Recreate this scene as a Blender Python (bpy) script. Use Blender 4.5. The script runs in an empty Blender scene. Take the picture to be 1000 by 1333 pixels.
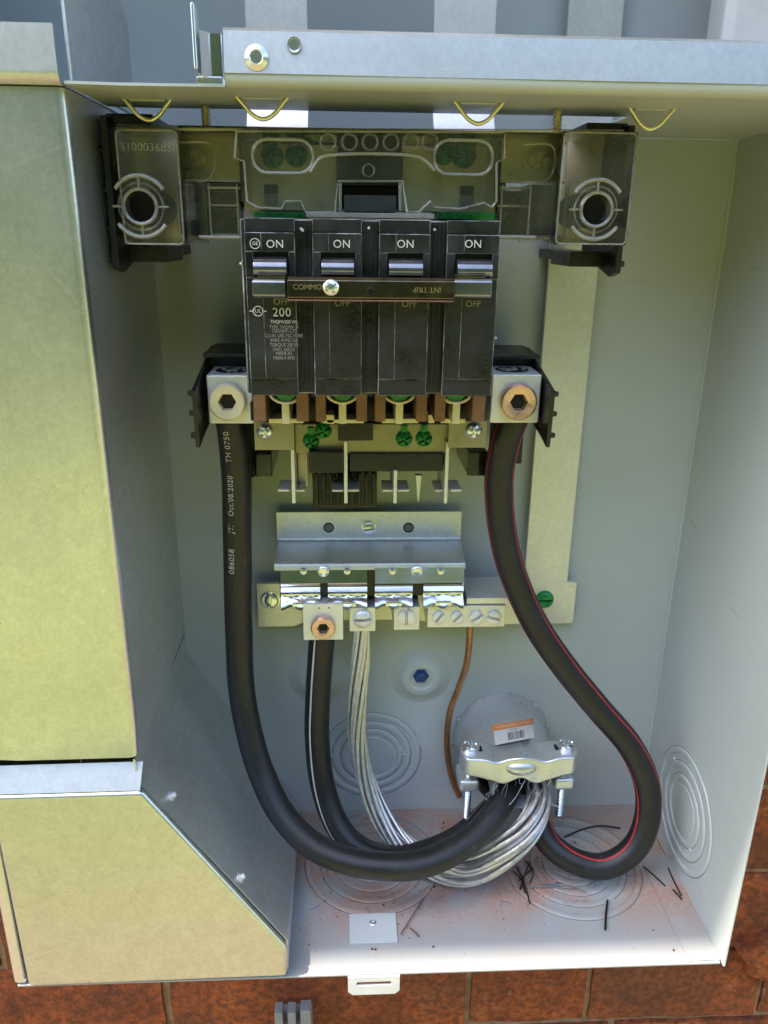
import bpy, bmesh, math, random
import numpy as np
from mathutils import Vector, Matrix, noise as mnoise
random.seed(7)
S = bpy.context.scene
COL = S.collection
MM = 0.001

# ------------------------------------------------------------------ camera
F, CX, CY = 1020.0, 500.0, 666.5                 # focal length in photo pixels, principal point
PIT, YAW, ROL = [math.radians(a) for a in (19.55, 2.88, 0.71)]
CAM = np.array([0.0, -470.0, 400.0])             # millimetres: back panel at y = 0, enclosure floor at z = 0
_f = np.array([math.sin(YAW)*math.cos(PIT), math.cos(YAW)*math.cos(PIT), -math.sin(PIT)])
_r = np.array([math.cos(YAW), -math.sin(YAW), 0.0])
_u = np.cross(_r, _f)
RR = _r*math.cos(ROL)+_u*math.sin(ROL)
RU = -_r*math.sin(ROL)+_u*math.cos(ROL)
cd = bpy.data.cameras.new('camera'); cam = bpy.data.objects.new('camera', cd); COL.objects.link(cam)
cd.sensor_fit = 'VERTICAL'; cd.sensor_height = 24.0; cd.lens = 24.0*F/1333.0
cd.clip_start = 0.01; cd.clip_end = 300
m = Matrix((RR, RU, -_f)).transposed().to_4x4(); m.translation = Vector(CAM)*MM
cam.matrix_world = m
S.camera = cam

# ------------------------------------------------------------------ sky, sun, exposure
TX, TY = 0.50, 0.165                             # sun travels (TX, TY, -1): from the left, a little from the front
sun_dir = Vector((TX, TY, -1)).normalized()
EL = math.asin(-sun_dir.z); AZ = math.atan2(-sun_dir.x, -sun_dir.y)
W = bpy.data.worlds.new('World'); S.world = W; W.use_nodes = True
nt = W.node_tree; bg = nt.nodes['Background']
sky = nt.nodes.new('ShaderNodeTexSky'); sky.sky_type = 'NISHITA'; sky.sun_disc = False
sky.sun_elevation = EL; sky.sun_rotation = AZ % (2*math.pi)
sky.air_density = 1.0; sky.dust_density = 2.0; sky.ozone_density = 1.0
nt.links.new(sky.outputs[0], bg.inputs[0]); bg.inputs[1].default_value = 0.14
sd = bpy.data.lights.new('sun', 'SUN'); sd.energy = 2.1; sd.angle = math.radians(0.55); sd.color = (1.0, 0.92, 0.79)
sun = bpy.data.objects.new('sun', sd); COL.objects.link(sun)
sun.rotation_euler = sun_dir.to_track_quat('-Z', 'Y').to_euler(); sun.location = (-2, -1, 4)
S.view_settings.view_transform = 'Standard'; S.view_settings.look = 'None'
S.view_settings.exposure = 2.25; S.view_settings.gamma = 1.0; S.view_settings.use_curve_mapping = False
S.cycles.max_bounces = 8; S.cycles.transparent_max_bounces = 24
S.cycles.caustics_reflective = False

# ------------------------------------------------------------------ pixel -> place
def _D(x, y): return _f + RR*(x-CX)/F - RU*(y-CY)/F
def P(x, y, Y):
    d = _D(x, y); return Vector(CAM + d*(Y-CAM[1])/d[1])
def PZ(x, y, Z=0.0):
    d = _D(x, y); return Vector(CAM + d*(Z-CAM[2])/d[2])
def PX(x, y, X):
    d = _D(x, y); return Vector(CAM + d*(X-CAM[0])/d[0])

# ------------------------------------------------------------------ materials
MATS = {}
def nodes(name):
    mt = bpy.data.materials.new(name); mt.use_nodes = True
    t = mt.node_tree; b = t.nodes['Principled BSDF']; MATS[name] = mt
    return mt, t, b
def N(t, kind, **kw):
    n = t.nodes.new(kind)
    for k, v in kw.items():
        if k in n.inputs: n.inputs[k].default_value = v
        else: setattr(n, k, v)
    return n
def ramp(t, src, stops):
    r = t.nodes.new('ShaderNodeValToRGB'); e = r.color_ramp.elements
    while len(e) < len(stops): e.new(0.5)
    for el, (p, c) in zip(e, stops):
        el.position = p; el.color = (*c, 1) if len(c) == 3 else c
    t.links.new(src, r.inputs[0]); return r
def mixc(t, fac, a, b, mode='MIX'):
    n = t.nodes.new('ShaderNodeMix'); n.data_type = 'RGBA'; n.blend_type = mode
    if isinstance(fac, (int, float)): n.inputs[0].default_value = fac
    else: t.links.new(fac, n.inputs[0])
    for i, v in ((6, a), (7, b)):
        if isinstance(v, tuple): n.inputs[i].default_value = (*v, 1)
        else: t.links.new(v, n.inputs[i])
    return n.outputs[2]
def coords(t): return t.nodes.new('ShaderNodeTexCoord').outputs['Object']
def noise(t, co, scale, detail=4, rough=0.55, vec=None):
    n = N(t, 'ShaderNodeTexNoise', Scale=scale, Detail=detail, Roughness=rough)
    if vec:
        mp = t.nodes.new('ShaderNodeMapping'); mp.inputs['Scale'].default_value = vec
        t.links.new(co, mp.inputs[0]); t.links.new(mp.outputs[0], n.inputs['Vector'])
    else: t.links.new(co, n.inputs['Vector'])
    return n.outputs['Fac']
def bump(t, b, h, strength, dist):
    n = N(t, 'ShaderNodeBump', Strength=strength, Distance=dist); t.links.new(h, n.inputs['Height'])
    t.links.new(n.outputs[0], b.inputs['Normal'])

def simple(name, col, rough=0.5, metal=0.0, var=0.12, scale=120, bmp=0.15, dist=0.0003, coat=0.0, rv=0.12, spec=0.5):
    mt, t, b = nodes(name); co = coords(t)
    n1 = noise(t, co, scale, 5); n2 = noise(t, co, scale*6, 3)
    lo = tuple(c*(1-var) for c in col); hi = tuple(min(1, c*(1+var)) for c in col)
    t.links.new(ramp(t, n1, [(0.3, lo), (0.7, hi)]).outputs[0], b.inputs['Base Color'])
    t.links.new(ramp(t, n1, [(0.3, (rough-rv,)*3), (0.7, (rough+rv,)*3)]).outputs[0], b.inputs['Roughness'])
    b.inputs['Metallic'].default_value = metal; b.inputs['Coat Weight'].default_value = coat
    b.inputs['Specular IOR Level'].default_value = spec
    if bmp: bump(t, b, n2, bmp, dist)
    return mt

def painted(name, dust):
    """grey enclosure enamel, with brick dust lying on it where dust > 0"""
    mt, t, b = nodes(name); co = coords(t)
    n1 = noise(t, co, 9, 4); n2 = noise(t, co, 900, 2); n3 = noise(t, co, 60, 6, 0.65)
    base = ramp(t, n1, [(0.3, (0.485, 0.525, 0.520)), (0.7, (0.535, 0.575, 0.565))]).outputs[0]
    sp = noise(t, co, 340, 2)
    base = mixc(t, ramp(t, sp, [(0.73, (0, 0, 0)), (0.78, (1, 1, 1))]).outputs[0], base, (0.60, 0.60, 0.58))
    sc1 = noise(t, co, 1.0, 3, 0.5, vec=(26, 26, 300)); pm = noise(t, co, 14, 3)
    scm = mixc(t, 1.0, ramp(t, sc1, [(0.66, (0, 0, 0)), (0.69, (0.2,)*3)]).outputs[0], ramp(t, pm, [(0.5, (0, 0, 0)), (0.6, (1, 1, 1))]).outputs[0], 'MULTIPLY')
    base = mixc(t, scm, base, (0.30, 0.29, 0.27))
    if dust:
        n4 = noise(t, co, 16, 5, 0.6)
        msk = ramp(t, n4, [(0.43+0.07*(1-dust), (0.0, 0.0, 0.0)), (0.58, (1.0,)*3)]).outputs[0]
        sx = t.nodes.new('ShaderNodeSeparateXYZ'); t.links.new(co, sx.inputs[0])
        mr = N(t, 'ShaderNodeMapRange'); mr.inputs[1].default_value = -0.050; mr.inputs[2].default_value = -0.012; mr.inputs[3].default_value = 0.14
        t.links.new(sx.outputs[1], mr.inputs[0]); msk = mixc(t, 1.0, msk, mr.outputs[0], 'MULTIPLY')
        fine = ramp(t, noise(t, co, 420, 4, 0.7), [(0.35, (0.25,)*3), (0.65, (1, 1, 1))]).outputs[0]
        base = mixc(t, 0.55, base, (0.23, 0.22, 0.215))            # evenly darkens the floor under the dust, offsetting excess skylight
        mm = mixc(t, 1.0, msk, fine, 'MULTIPLY')
        base = mixc(t, mm, base, (0.44, 0.20, 0.11))
        # scattered grains
        v = N(t, 'ShaderNodeTexVoronoi', Scale=230.0); t.links.new(co, v.inputs['Vector'])
        g = ramp(t, v.outputs['Distance'], [(0.06, (1, 1, 1)), (0.11, (0, 0, 0))]).outputs[0]
        gm = mixc(t, 1.0, g, ramp(t, n3, [(0.52, (0, 0, 0)), (0.6, (1, 1, 1))]).outputs[0], 'MULTIPLY')
        base = mixc(t, gm, base, (0.20, 0.085, 0.05))
    t.links.new(base, b.inputs['Base Color'])
    t.links.new(ramp(t, n3, [(0.3, (0.36,)*3), (0.7, (0.52,)*3)]).outputs[0], b.inputs['Roughness'])
    pe = noise(t, co, 260, 3, 0.6); bump(t, b, pe, 0.10, 0.0005)
    return mt

def galvanised(name, col, rough, spangle=0.10, scratch=0.5, metal=0.92):
    mt, t, b = nodes(name); co = coords(t)
    v = N(t, 'ShaderNodeTexVoronoi', Scale=150.0); t.links.new(co, v.inputs['Vector'])
    n1 = noise(t, co, 35, 6, 0.6); n2 = noise(t, co, 420, 4, 0.65)
    lo = tuple(c*(1-spangle) for c in col); hi = tuple(min(1, c*(1+spangle)) for c in col)
    a = ramp(t, n2, [(0.3, lo), (0.7, hi)]).outputs[0]
    bb = mixc(t, 0.35, a, ramp(t, v.outputs['Color'], [(0.0, lo), (1.0, hi)]).outputs[0])
    for rot, sc in ((0.35, (7, 7, 330)), (-0.9, (9, 9, 270)), (1.25, (6, 6, 380))):
        mp = t.nodes.new('ShaderNodeMapping'); mp.inputs['Rotation'].default_value = (0, rot, 0); t.links.new(co, mp.inputs[0])
        scr = noise(t, mp.outputs[0], 1.0, 2, 0.5, vec=sc)
        bb = mixc(t, ramp(t, scr, [(0.72, (0, 0, 0)), (0.74, (0.55*scratch,)*3)]).outputs[0], bb, (0.86, 0.86, 0.84))
    sm = noise(t, co, 11, 5, 0.6)
    bb = mixc(t, ramp(t, sm, [(0.52, (0, 0, 0)), (0.72, (0.3*scratch,)*3)]).outputs[0], bb, tuple(c*.75 for c in col))
    t.links.new(bb, b.inputs['Base Color'])
    b.inputs['Metallic'].default_value = metal
    t.links.new(ramp(t, n1, [(0.25, (rough-0.03,)*3), (0.75, (rough+0.04,)*3)]).outputs[0], b.inputs['Roughness'])
    bump(t, b, n2, 0.10, 0.0002)
    return mt

def clear(name, tint, rough, refl=0.9, haze=(0.015, 0.06)):
    """thin smoky plastic: tinted see-through with a surface sheen"""
    mt, t, b = nodes(name); t.nodes.remove(b); co = coords(t)
    tr = t.nodes.new('ShaderNodeBsdfTransparent'); gl = N(t, 'ShaderNodeBsdfGlossy', Roughness=rough)
    df = t.nodes.new('ShaderNodeBsdfDiffuse'); df.inputs[0].default_value = (0.74, 0.69, 0.58, 1)
    n = noise(t, co, 45, 5, 0.6)
    t.links.new(ramp(t, n, [(0.3, tint), (0.7, tuple(min(1, c*1.12) for c in tint))]).outputs[0], tr.inputs[0])
    m0 = t.nodes.new('ShaderNodeMixShader')
    t.links.new(ramp(t, n, [(0.35, (haze[0],)*3), (0.75, (haze[1],)*3)]).outputs[0], m0.inputs[0])
    t.links.new(tr.outputs[0], m0.inputs[1]); t.links.new(df.outputs[0], m0.inputs[2])
    fr = N(t, 'ShaderNodeFresnel', IOR=1.5)
    mu = N(t, 'ShaderNodeMath', operation='MULTIPLY'); mu.inputs[1].default_value = refl; t.links.new(fr.outputs[0], mu.inputs[0])
    m1 = t.nodes.new('ShaderNodeMixShader')
    t.links.new(mu.outputs[0], m1.inputs[0]); t.links.new(m0.outputs[0], m1.inputs[1]); t.links.new(gl.outputs[0], m1.inputs[2])
    bp = N(t, 'ShaderNodeBump', Strength=0.25, Distance=0.0006); t.links.new(n, bp.inputs['Height'])
    t.links.new(bp.outputs[0], gl.inputs['Normal'])
    t.links.new(m1.outputs[0], t.nodes['Material Output'].inputs[0])
    return mt

def brick_mat():
    mt, t, b = nodes('brick'); co = coords(t)
    oi = t.nodes.new('ShaderNodeObjectInfo')
    ad = N(t, 'ShaderNodeVectorMath', operation='ADD'); t.links.new(co, ad.inputs[0])
    sc = N(t, 'ShaderNodeVectorMath', operation='SCALE'); t.links.new(oi.outputs['Random'], sc.inputs['Scale'])
    sc.inputs[0].default_value = (7.0, 3.0, 5.0); t.links.new(sc.outputs[0], ad.inputs[1])
    co = ad.outputs[0]
    n1 = noise(t, co, 22, 6, 0.65); n2 = noise(t, co, 160, 6, 0.7); n3 = noise(t, co, 9, 3, 0.5)
    c1 = ramp(t, n1, [(0.30, (0.14, 0.036, 0.013)), (0.46, (0.34, 0.080, 0.020)), (0.60, (0.46, 0.115, 0.026)), (0.75, (0.54, 0.18, 0.060))]).outputs[0]
    c2 = mixc(t, ramp(t, n3, [(0.50, (0, 0, 0)), (0.70, (0.75,)*3)]).outputs[0], c1, (0.15, 0.068, 0.032))
    c3 = mixc(t, ramp(t, n2, [(0.42, (0.75,)*3), (0.58, (0, 0, 0))]).outputs[0], c2, (0.10, 0.030, 0.012))
    c4 = mixc(t, ramp(t, noise(t, co, 70, 3, 0.5), [(0.70, (0, 0, 0)), (0.76, (0.55,)*3)]).outputs[0], c3, (0.46, 0.26, 0.16))
    t.links.new(c4, b.inputs['Base Color']); b.inputs['Roughness'].default_value = 0.9
    bump(t, b, n2, 1.0, 0.004)
    return mt

painted('enamel', 0); painted('enamel_dusty', 1.0)
galvanised('galvanised', (0.66, 0.67, 0.66), 0.29, 0.13)
galvanised('galvanised_dull', (0.70, 0.72, 0.71), 0.46, 0.12)
galvanised('galvanised_flange', (0.62, 0.63, 0.62), 0.44)
galvanised('zinc_bright', (0.78, 0.80, 0.82), 0.20, 0.05, 0.2)
galvanised('tin_plate', (0.72, 0.71, 0.69), 0.36, 0.09, 0.4, 0.5)
simple('chrome_clip', (0.70, 0.72, 0.76), 0.16, 1.0, 0.05, 60, 0.10, 0.0004, rv=0.05)
simple('aluminium', (0.80, 0.79, 0.77), 0.40, 0.4, 0.10, 150)
simple('aluminium_strand', (0.68, 0.67, 0.66), 0.42, 0.9, 0.16, 260)
simple('cast_zinc', (0.66, 0.68, 0.70), 0.35, 0.75, 0.12, 45, 0.18, 0.0004)
simple('brass_tin', (0.80, 0.72, 0.55), 0.36, 0.2, 0.12, 90)
simple('bus_shaded', (0.33, 0.30, 0.20), 0.38, 0.6, 0.15, 90)  # bus metal darkened to carry the shade under the breaker
simple('yellow_zinc', (0.86, 0.78, 0.50), 0.30, 0.8, 0.12, 150)
simple('copper', (0.82, 0.52, 0.41), 0.34, 0.75, 0.16, 260)
simple('copper_dull', (0.24, 0.125, 0.085), 0.5, 0.5, 0.2, 160)
simple('copper_wire', (0.46, 0.23, 0.11), 0.40, 0.85, 0.25, 130)
simple('black_plastic', (0.011, 0.0105, 0.010), 0.36, 0, 0.3, 160, 0.3, 0.0004)
simple('black_gloss', (0.014, 0.013, 0.014), 0.14, 0, 0.3, 160, 0.06, 0.0002, rv=0.06)
simple('brown_gloss', (0.15, 0.12, 0.08), 0.16, 0.95, 0.3, 160, 0.08, 0.0002, rv=0.06)
simple('handle_sheen', (0.26, 0.26, 0.28), 0.15, 0.9, 0.1, 160, 0.05, 0.0002, rv=0.05)
def worn_glint_mat():
    mt, t, b = nodes('worn_glint_edge'); co = coords(t)  # scuffed edges, with the light they catch painted in as pale tone
    n1 = noise(t, co, 95, 5, 0.7)
    t.links.new(ramp(t, n1, [(0.40, (0.03, 0.03, 0.031)), (0.56, (0.20, 0.20, 0.205)), (0.72, (0.52, 0.52, 0.52))]).outputs[0], b.inputs['Base Color']); b.inputs['Roughness'].default_value = 0.45
worn_glint_mat()
simple('breaker_black', (0.015, 0.015, 0.016), 0.36, 0, 0.5, 70, 0.5, 0.0004, rv=0.16)
def rubber_mat():
    mt, t, b = nodes('rubber'); co = coords(t)
    n1 = noise(t, co, 40, 5, 0.6); n2 = noise(t, co, 260, 4, 0.6); n3 = noise(t, co, 700, 2)
    c = ramp(t, n1, [(0.3, (0.008, 0.008, 0.009)), (0.7, (0.015, 0.015, 0.016))]).outputs[0]
    c = mixc(t, ramp(t, n2, [(0.60, (0, 0, 0)), (0.80, (0.35,)*3)]).outputs[0], c, (0.10, 0.095, 0.085))
    sc = noise(t, co, 1.0, 3, 0.5, vec=(300, 300, 24))
    c = mixc(t, ramp(t, sc, [(0.70, (0, 0, 0)), (0.73, (0.5,)*3)]).outputs[0], c, (0.09, 0.09, 0.088))
    t.links.new(c, b.inputs['Base Color'])
    t.links.new(ramp(t, n1, [(0.3, (0.34,)*3), (0.7, (0.52,)*3)]).outputs[0], b.inputs['Roughness'])
    bump(t, b, n2, 0.3, 0.0005)
rubber_mat()
simple('print_white', (0.62, 0.60, 0.56), 0.6, 0, 0.25, 900, 0)
simple('print_faded', (0.30, 0.28, 0.24), 0.6, 0, 0.4, 900, 0)
simple('print_brass', (0.20, 0.15, 0.05), 0.5, 0, 0.4, 900, 0)
simple('stripe_red', (0.42, 0.030, 0.035), 0.5, 0, 0.2, 300, 0)
simple('stripe_white', (0.70, 0.69, 0.66), 0.5, 0, 0.15, 300, 0)
simple('green_paint', (0.012, 0.25, 0.06), 0.30, 0, 0.35, 300)
simple('blue_paint', (0.010, 0.060, 0.22), 0.35, 0, 0.4, 300)
simple('pocket_brown', (0.040, 0.030, 0.018), 0.25, 0, 0.3, 160, 0.1, 0.0003)
simple('socket_dark', (0.012, 0.010, 0.009), 0.6, 0.3, 0.2, 300)
simple('grey_jacket', (0.20, 0.21, 0.22), 0.6, 0, 0.2, 140)
simple('sticker_paper', (0.62, 0.61, 0.57), 0.55, 0, 0.08, 500, 0)
simple('sticker_orange', (0.72, 0.24, 0.04), 0.5, 0, 0.08, 500, 0)
simple('ink', (0.03, 0.03, 0.03), 0.6, 0, 0.2, 500, 0)
simple('white_enamel', (0.62, 0.62, 0.60), 0.4, 0, 0.06, 60)
simple('mortar', (0.38, 0.24, 0.14), 0.95, 0, 0.35, 90, 0.8, 0.002)
simple('grey_plastic', (0.24, 0.245, 0.26), 0.5, 0, 0.15, 90)
simple('soffit_paint', (0.70, 0.70, 0.67), 0.6, 0, 0.05, 3, 0)
clear('smoky_clear', (0.975, 0.955, 0.91), 0.08, 1.2, (0.015, 0.05))
clear('clear_rib', (0.90, 0.87, 0.80), 0.16, 2.2, (0.22, 0.42))  # extra pale diffuse mixed in so the ribs seem to catch light
brick_mat()
def ground_mat():
    mt, t, b = nodes('lawn'); co = t.nodes.new('ShaderNodeNewGeometry').outputs['Position']
    sx = t.nodes.new('ShaderNodeSeparateXYZ'); t.links.new(co, sx.inputs[0])
    n1 = noise(t, co, 0.9, 4, 0.5); n2 = noise(t, co, 45, 5, 0.7)
    g = ramp(t, n2, [(0.3, (0.105, 0.145, 0.026)), (0.7, (0.260, 0.270, 0.066))]).outputs[0]
    g = mixc(t, ramp(t, n1, [(0.42, (0, 0, 0)), (0.62, (0.8,)*3)]).outputs[0], g, (0.36, 0.355, 0.115))
    s = ramp(t, n2, [(0.3, (0.20, 0.145, 0.075)), (0.7, (0.34, 0.25, 0.135))]).outputs[0]
    ma = N(t, 'ShaderNodeMath', operation='MULTIPLY_ADD'); t.links.new(n1, ma.inputs[0]); ma.inputs[1].default_value = 0.8
    t.links.new(sx.outputs[1], ma.inputs[2])
    f = ramp(t, ma.outputs[0], [(0.0, (0, 0, 0)), (1.0, (1, 1, 1))])
    mr = N(t, 'ShaderNodeMapRange'); mr.inputs[1].default_value = -1.15; mr.inputs[2].default_value = -0.75
    t.links.new(ma.outputs[0], mr.inputs[0])
    fol = ramp(t, noise(t, co, 3.0, 6, 0.7), [(0.35, (0.020, 0.034, 0.008)), (0.65, (0.11, 0.15, 0.034))]).outputs[0]
    mz = N(t, 'ShaderNodeMapRange'); mz.inputs[1].default_value = -1.08; mz.inputs[2].default_value = -0.8; t.links.new(sx.outputs[2], mz.inputs[0])
    g = mixc(t, mz.outputs[0], g, fol)
    t.links.new(mixc(t, mr.outputs[0], g, s), b.inputs['Base Color']); b.inputs['Roughness'].default_value = 0.95
    bump(t, b, n2, 1.0, 0.02)
ground_mat()

# ------------------------------------------------------------------ mesh building (millimetres)
class Shape:
    def __init__(s): s.bm = bmesh.new()
    def _bevel(s, verts, bev, seg, midx):
        es = list({e for v in verts for e in v.link_edges})
        bmesh.ops.bevel(s.bm, geom=es, offset=bev, segments=seg, profile=0.5, affect='EDGES', material=midx, clamp_overlap=True)
    def box(s, x0, x1, y0, y1, z0, z1, bev=0.0, seg=1, midx=-1):
        return s.hexa([(x0, y0, z0), (x1, y0, z0), (x1, y1, z0), (x0, y1, z0), (x0, y0, z1), (x1, y0, z1), (x1, y1, z1), (x0, y1, z1)], bev, seg, midx)
    def hexa(s, c, bev=0.0, seg=1, midx=-1):
        v = [s.bm.verts.new(p) for p in c]
        for f in ((0, 3, 2, 1), (4, 5, 6, 7), (0, 1, 5, 4), (1, 2, 6, 5), (2, 3, 7, 6), (3, 0, 4, 7)):
            s.bm.faces.new([v[i] for i in f])
        if bev: s._bevel(v, bev, seg, midx)
        return s
    def prism(s, pts, axis, a0, a1, bev=0.0, seg=1, midx=-1):
        """pts: 2-D outline in the two other axes (in xyz order)"""
        def mk(p, a):
            q = list(p); q.insert('xyz'.index(axis), a); return s.bm.verts.new(q)
        A = [mk(p, a0) for p in pts]; B = [mk(p, a1) for p in pts]; n = len(pts)
        fs = [s.bm.faces.new(A), s.bm.faces.new(B[::-1])]
        for i in range(n): fs.append(s.bm.faces.new([A[i], B[i], B[(i+1) % n], A[(i+1) % n]]))
        bmesh.ops.recalc_face_normals(s.bm, faces=fs)
        if bev: s._bevel(A+B, bev, seg, midx)
        return s
    def loft(s, rings, closed=True, cap0=False, cap1=False):
        R = [[s.bm.verts.new(p) for p in r] for r in rings]; fs = []
        n = len(R[0])
        for a, b in zip(R[:-1], R[1:]):
            for i in range(n if closed else n-1):
                j = (i+1) % n
                fs.append(s.bm.faces.new([a[i], a[j], b[j], b[i]]))
        if cap0: fs.append(s.bm.faces.new(R[0][::-1]))
        if cap1: fs.append(s.bm.faces.new(R[-1]))
        return s
    def fix(s):
        bmesh.ops.recalc_face_normals(s.bm, faces=s.bm.faces[:]); return s
    def lathe(s, o, axis, prof, seg=28, inner=None, caps=None):
        """prof: [(radius, height along axis)]; inner: index range drawn as a hexagon"""
        o = Vector(o); ax = Vector(axis).normalized()
        u = ax.orthogonal().normalized() if abs(ax.y) < 0.9 else Vector((1, 0, 0)); w = ax.cross(u)
        rings = []
        for k, (r, h) in enumerate(prof):
            ring = []
            for i in range(seg):
                a = 2*math.pi*i/seg; rr = r
                if inner and k in inner:
                    rr = r*math.cos(math.pi/6)/math.cos((a % (math.pi/3))-math.pi/6)
                ring.append(o+ax*h+u*(rr*math.cos(a))+w*(rr*math.sin(a)))
            rings.append(ring)
        ring = caps is False or (caps is None and min(p[0] for p in prof) > 1e-6 and abs(prof[0][1]-prof[-1][1]) < 1.2 and len(prof) > 2)
        s.loft(rings, True, not ring and prof[0][0] > 1e-6, not ring and prof[-1][0] > 1e-6); return s.fix()
    def cyl(s, a, b, r0, r1=None, seg=20, ch=0.0):
        a, b = Vector(a), Vector(b); d = (b-a); L = d.length; r1 = r0 if r1 is None else r1
        pr = [(r0-ch, 0), (r0, ch), (r1, L-ch), (r1-ch, L)] if ch else [(r0, 0), (r1, L)]
        return s.lathe(a, d, pr, seg)
    def tube(s, pts, r, seg=14):
        fr = frames(pts); rings = []
        for k, (c, t, n, b) in enumerate(fr):
            rad = r[k] if isinstance(r, list) else r
            rings.append([c+n*(rad*math.cos(2*math.pi*i/seg))+b*(rad*math.sin(2*math.pi*i/seg)) for i in range(seg)])
        s.loft(rings, True, True, True); return s.fix()
    def head(s, o, axis, R, h, slot=None, sw=0.14, depth=0.6, rings=9, seg=36, dome=0.5, rot=0.0, base=0.0):
        """screw head with a real slot / cross / none"""
        o = Vector(o); ax = Vector(axis).normalized(); u = ax.orthogonal().normalized() if abs(ax.y) < 0.9 else Vector((1, 0, 0)); w = ax.cross(u)
        RG = []
        RG.append([o+ax*base+u*(R*math.cos(2*math.pi*i/seg))+w*(R*math.sin(2*math.pi*i/seg)) for i in range(seg)])
        for k in range(rings):
            q = 1-k/rings; ring = []
            for i in range(seg):
                a = 2*math.pi*i/seg; x, y = q*math.cos(a), q*math.sin(a)
                hh = h*(1-dome*q**3)
                xr, yr = x*math.cos(rot)+y*math.sin(rot), -x*math.sin(rot)+y*math.cos(rot)
                cut = (slot in ('slot', 'combo') and abs(yr) < sw) or (slot in ('cross', 'combo') and min(abs(xr), abs(yr)) < sw and q < 0.72)
                if cut: hh -= depth*h
                ring.append(o+ax*hh+u*(R*x)+w*(R*y))
            RG.append(ring)
        s.loft(RG, True, False, True); return s.fix()
    def sheet(s, rows):
        """grid of points, rows of equal length; thickness comes from a Solidify modifier"""
        s.loft(rows, False); return s

def frames(pts, ref=Vector((0, -1, 0))):
    out = []; n = len(pts); pn = None
    for k in range(n):
        t = (Vector(pts[min(k+1, n-1)])-Vector(pts[max(k-1, 0)])).normalized()
        nn = ref-t*ref.dot(t)
        if nn.length < 0.25 and pn is not None: nn = pn-t*pn.dot(t)
        nn.normalize(); pn = nn
        out.append((Vector(pts[k]), t, nn, t.cross(nn)))
    return out
def spline(ctrl, step=2.5):
    c = [Vector(p) for p in ctrl]; c = [c[0]*2-c[1]]+c+[c[-1]*2-c[-2]]; out = []
    for i in range(1, len(c)-2):
        p0, p1, p2, p3 = c[i-1:i+3]; n = max(2, int((p2-p1).length/step))
        t0 = 0; t1 = t0+(p1-p0).length**0.5; t2 = t1+(p2-p1).length**0.5; t3 = t2+(p3-p2).length**0.5
        for j in range(n):
            t = t1+(t2-t1)*j/n
            a1 = p0*((t1-t)/(t1-t0))+p1*((t-t0)/(t1-t0)); a2 = p1*((t2-t)/(t2-t1))+p2*((t-t1)/(t2-t1)); a3 = p2*((t3-t)/(t3-t2))+p3*((t-t2)/(t3-t2))
            b1 = a1*((t2-t)/(t2-t0))+a2*((t-t0)/(t2-t0)); b2 = a2*((t3-t)/(t3-t1))+a3*((t-t1)/(t3-t1))
            out.append(b1*((t2-t)/(t2-t1))+b2*((t-t1)/(t2-t1)))
    out.append(c[-2]); return out

BASE = {}
def meta(o, label=None, cat=None, group=None, kind=None):
    if label: o['label'] = label
    if cat: o['category'] = cat
    if group: o['group'] = group
    if kind: o['kind'] = kind
    return o
def empty(name, loc, label, cat, group=None):
    o = bpy.data.objects.new(name, None); COL.objects.link(o); o.empty_display_size = 0.01
    o.location = Vector(loc)*MM; BASE[o.name] = Vector(loc)
    return meta(o, label, cat, group)
def mesh_of(shape, mats, angle=32):
    me = bpy.data.meshes.new('m'); shape.bm.to_mesh(me); shape.bm.free()
    for q in (mats if isinstance(mats, (list, tuple)) else [mats]): me.materials.append(MATS[q])
    me.polygons.foreach_set('use_smooth', [True]*len(me.polygons)); me.set_sharp_from_angle(angle=math.radians(angle))
    return me
def obj(name, shape, mats, parent=None, label=None, cat=None, group=None, kind=None, thick=None, angle=32):
    me = mesh_of(shape, mats, angle); me.name = name
    if parent is not None: L = BASE[parent.name]
    else:
        co = [v.co for v in me.vertices]
        L = Vector(((min(c.x for c in co)+max(c.x for c in co))/2, (min(c.y for c in co)+max(c.y for c in co))/2, min(c.z for c in co)))
    me.transform(Matrix.Scale(MM, 4) @ Matrix.Translation(-L)); me.update()
    o = bpy.data.objects.new(name, me); COL.objects.link(o); BASE[o.name] = L
    if parent is not None: o.parent = parent
    else: o.location = L*MM
    if thick:
        md = o.modifiers.new('thickness', 'SOLIDIFY'); md.thickness = thick*MM; md.offset = 0
        es = o.modifiers.new('crisp_edges', 'EDGE_SPLIT'); es.split_angle = math.radians(40)
    wn = o.modifiers.new('flat_faces', 'WEIGHTED_NORMAL'); wn.keep_sharp = True
    return meta(o, label, cat, group, kind)
def text_mesh(body, size, spacing=1.0):
    cu = bpy.data.curves.new('t', 'FONT'); cu.body = body; cu.size = size; cu.align_x = 'CENTER'; cu.align_y = 'CENTER'
    cu.space_character = spacing; cu.resolution_u = 3
    o = bpy.data.objects.new('t', cu); COL.objects.link(o)
    dg = bpy.context.evaluated_depsgraph_get(); me = bpy.data.meshes.new_from_object(o.evaluated_get(dg))
    bpy.data.objects.remove(o); bpy.data.curves.remove(cu)
    return me
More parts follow.
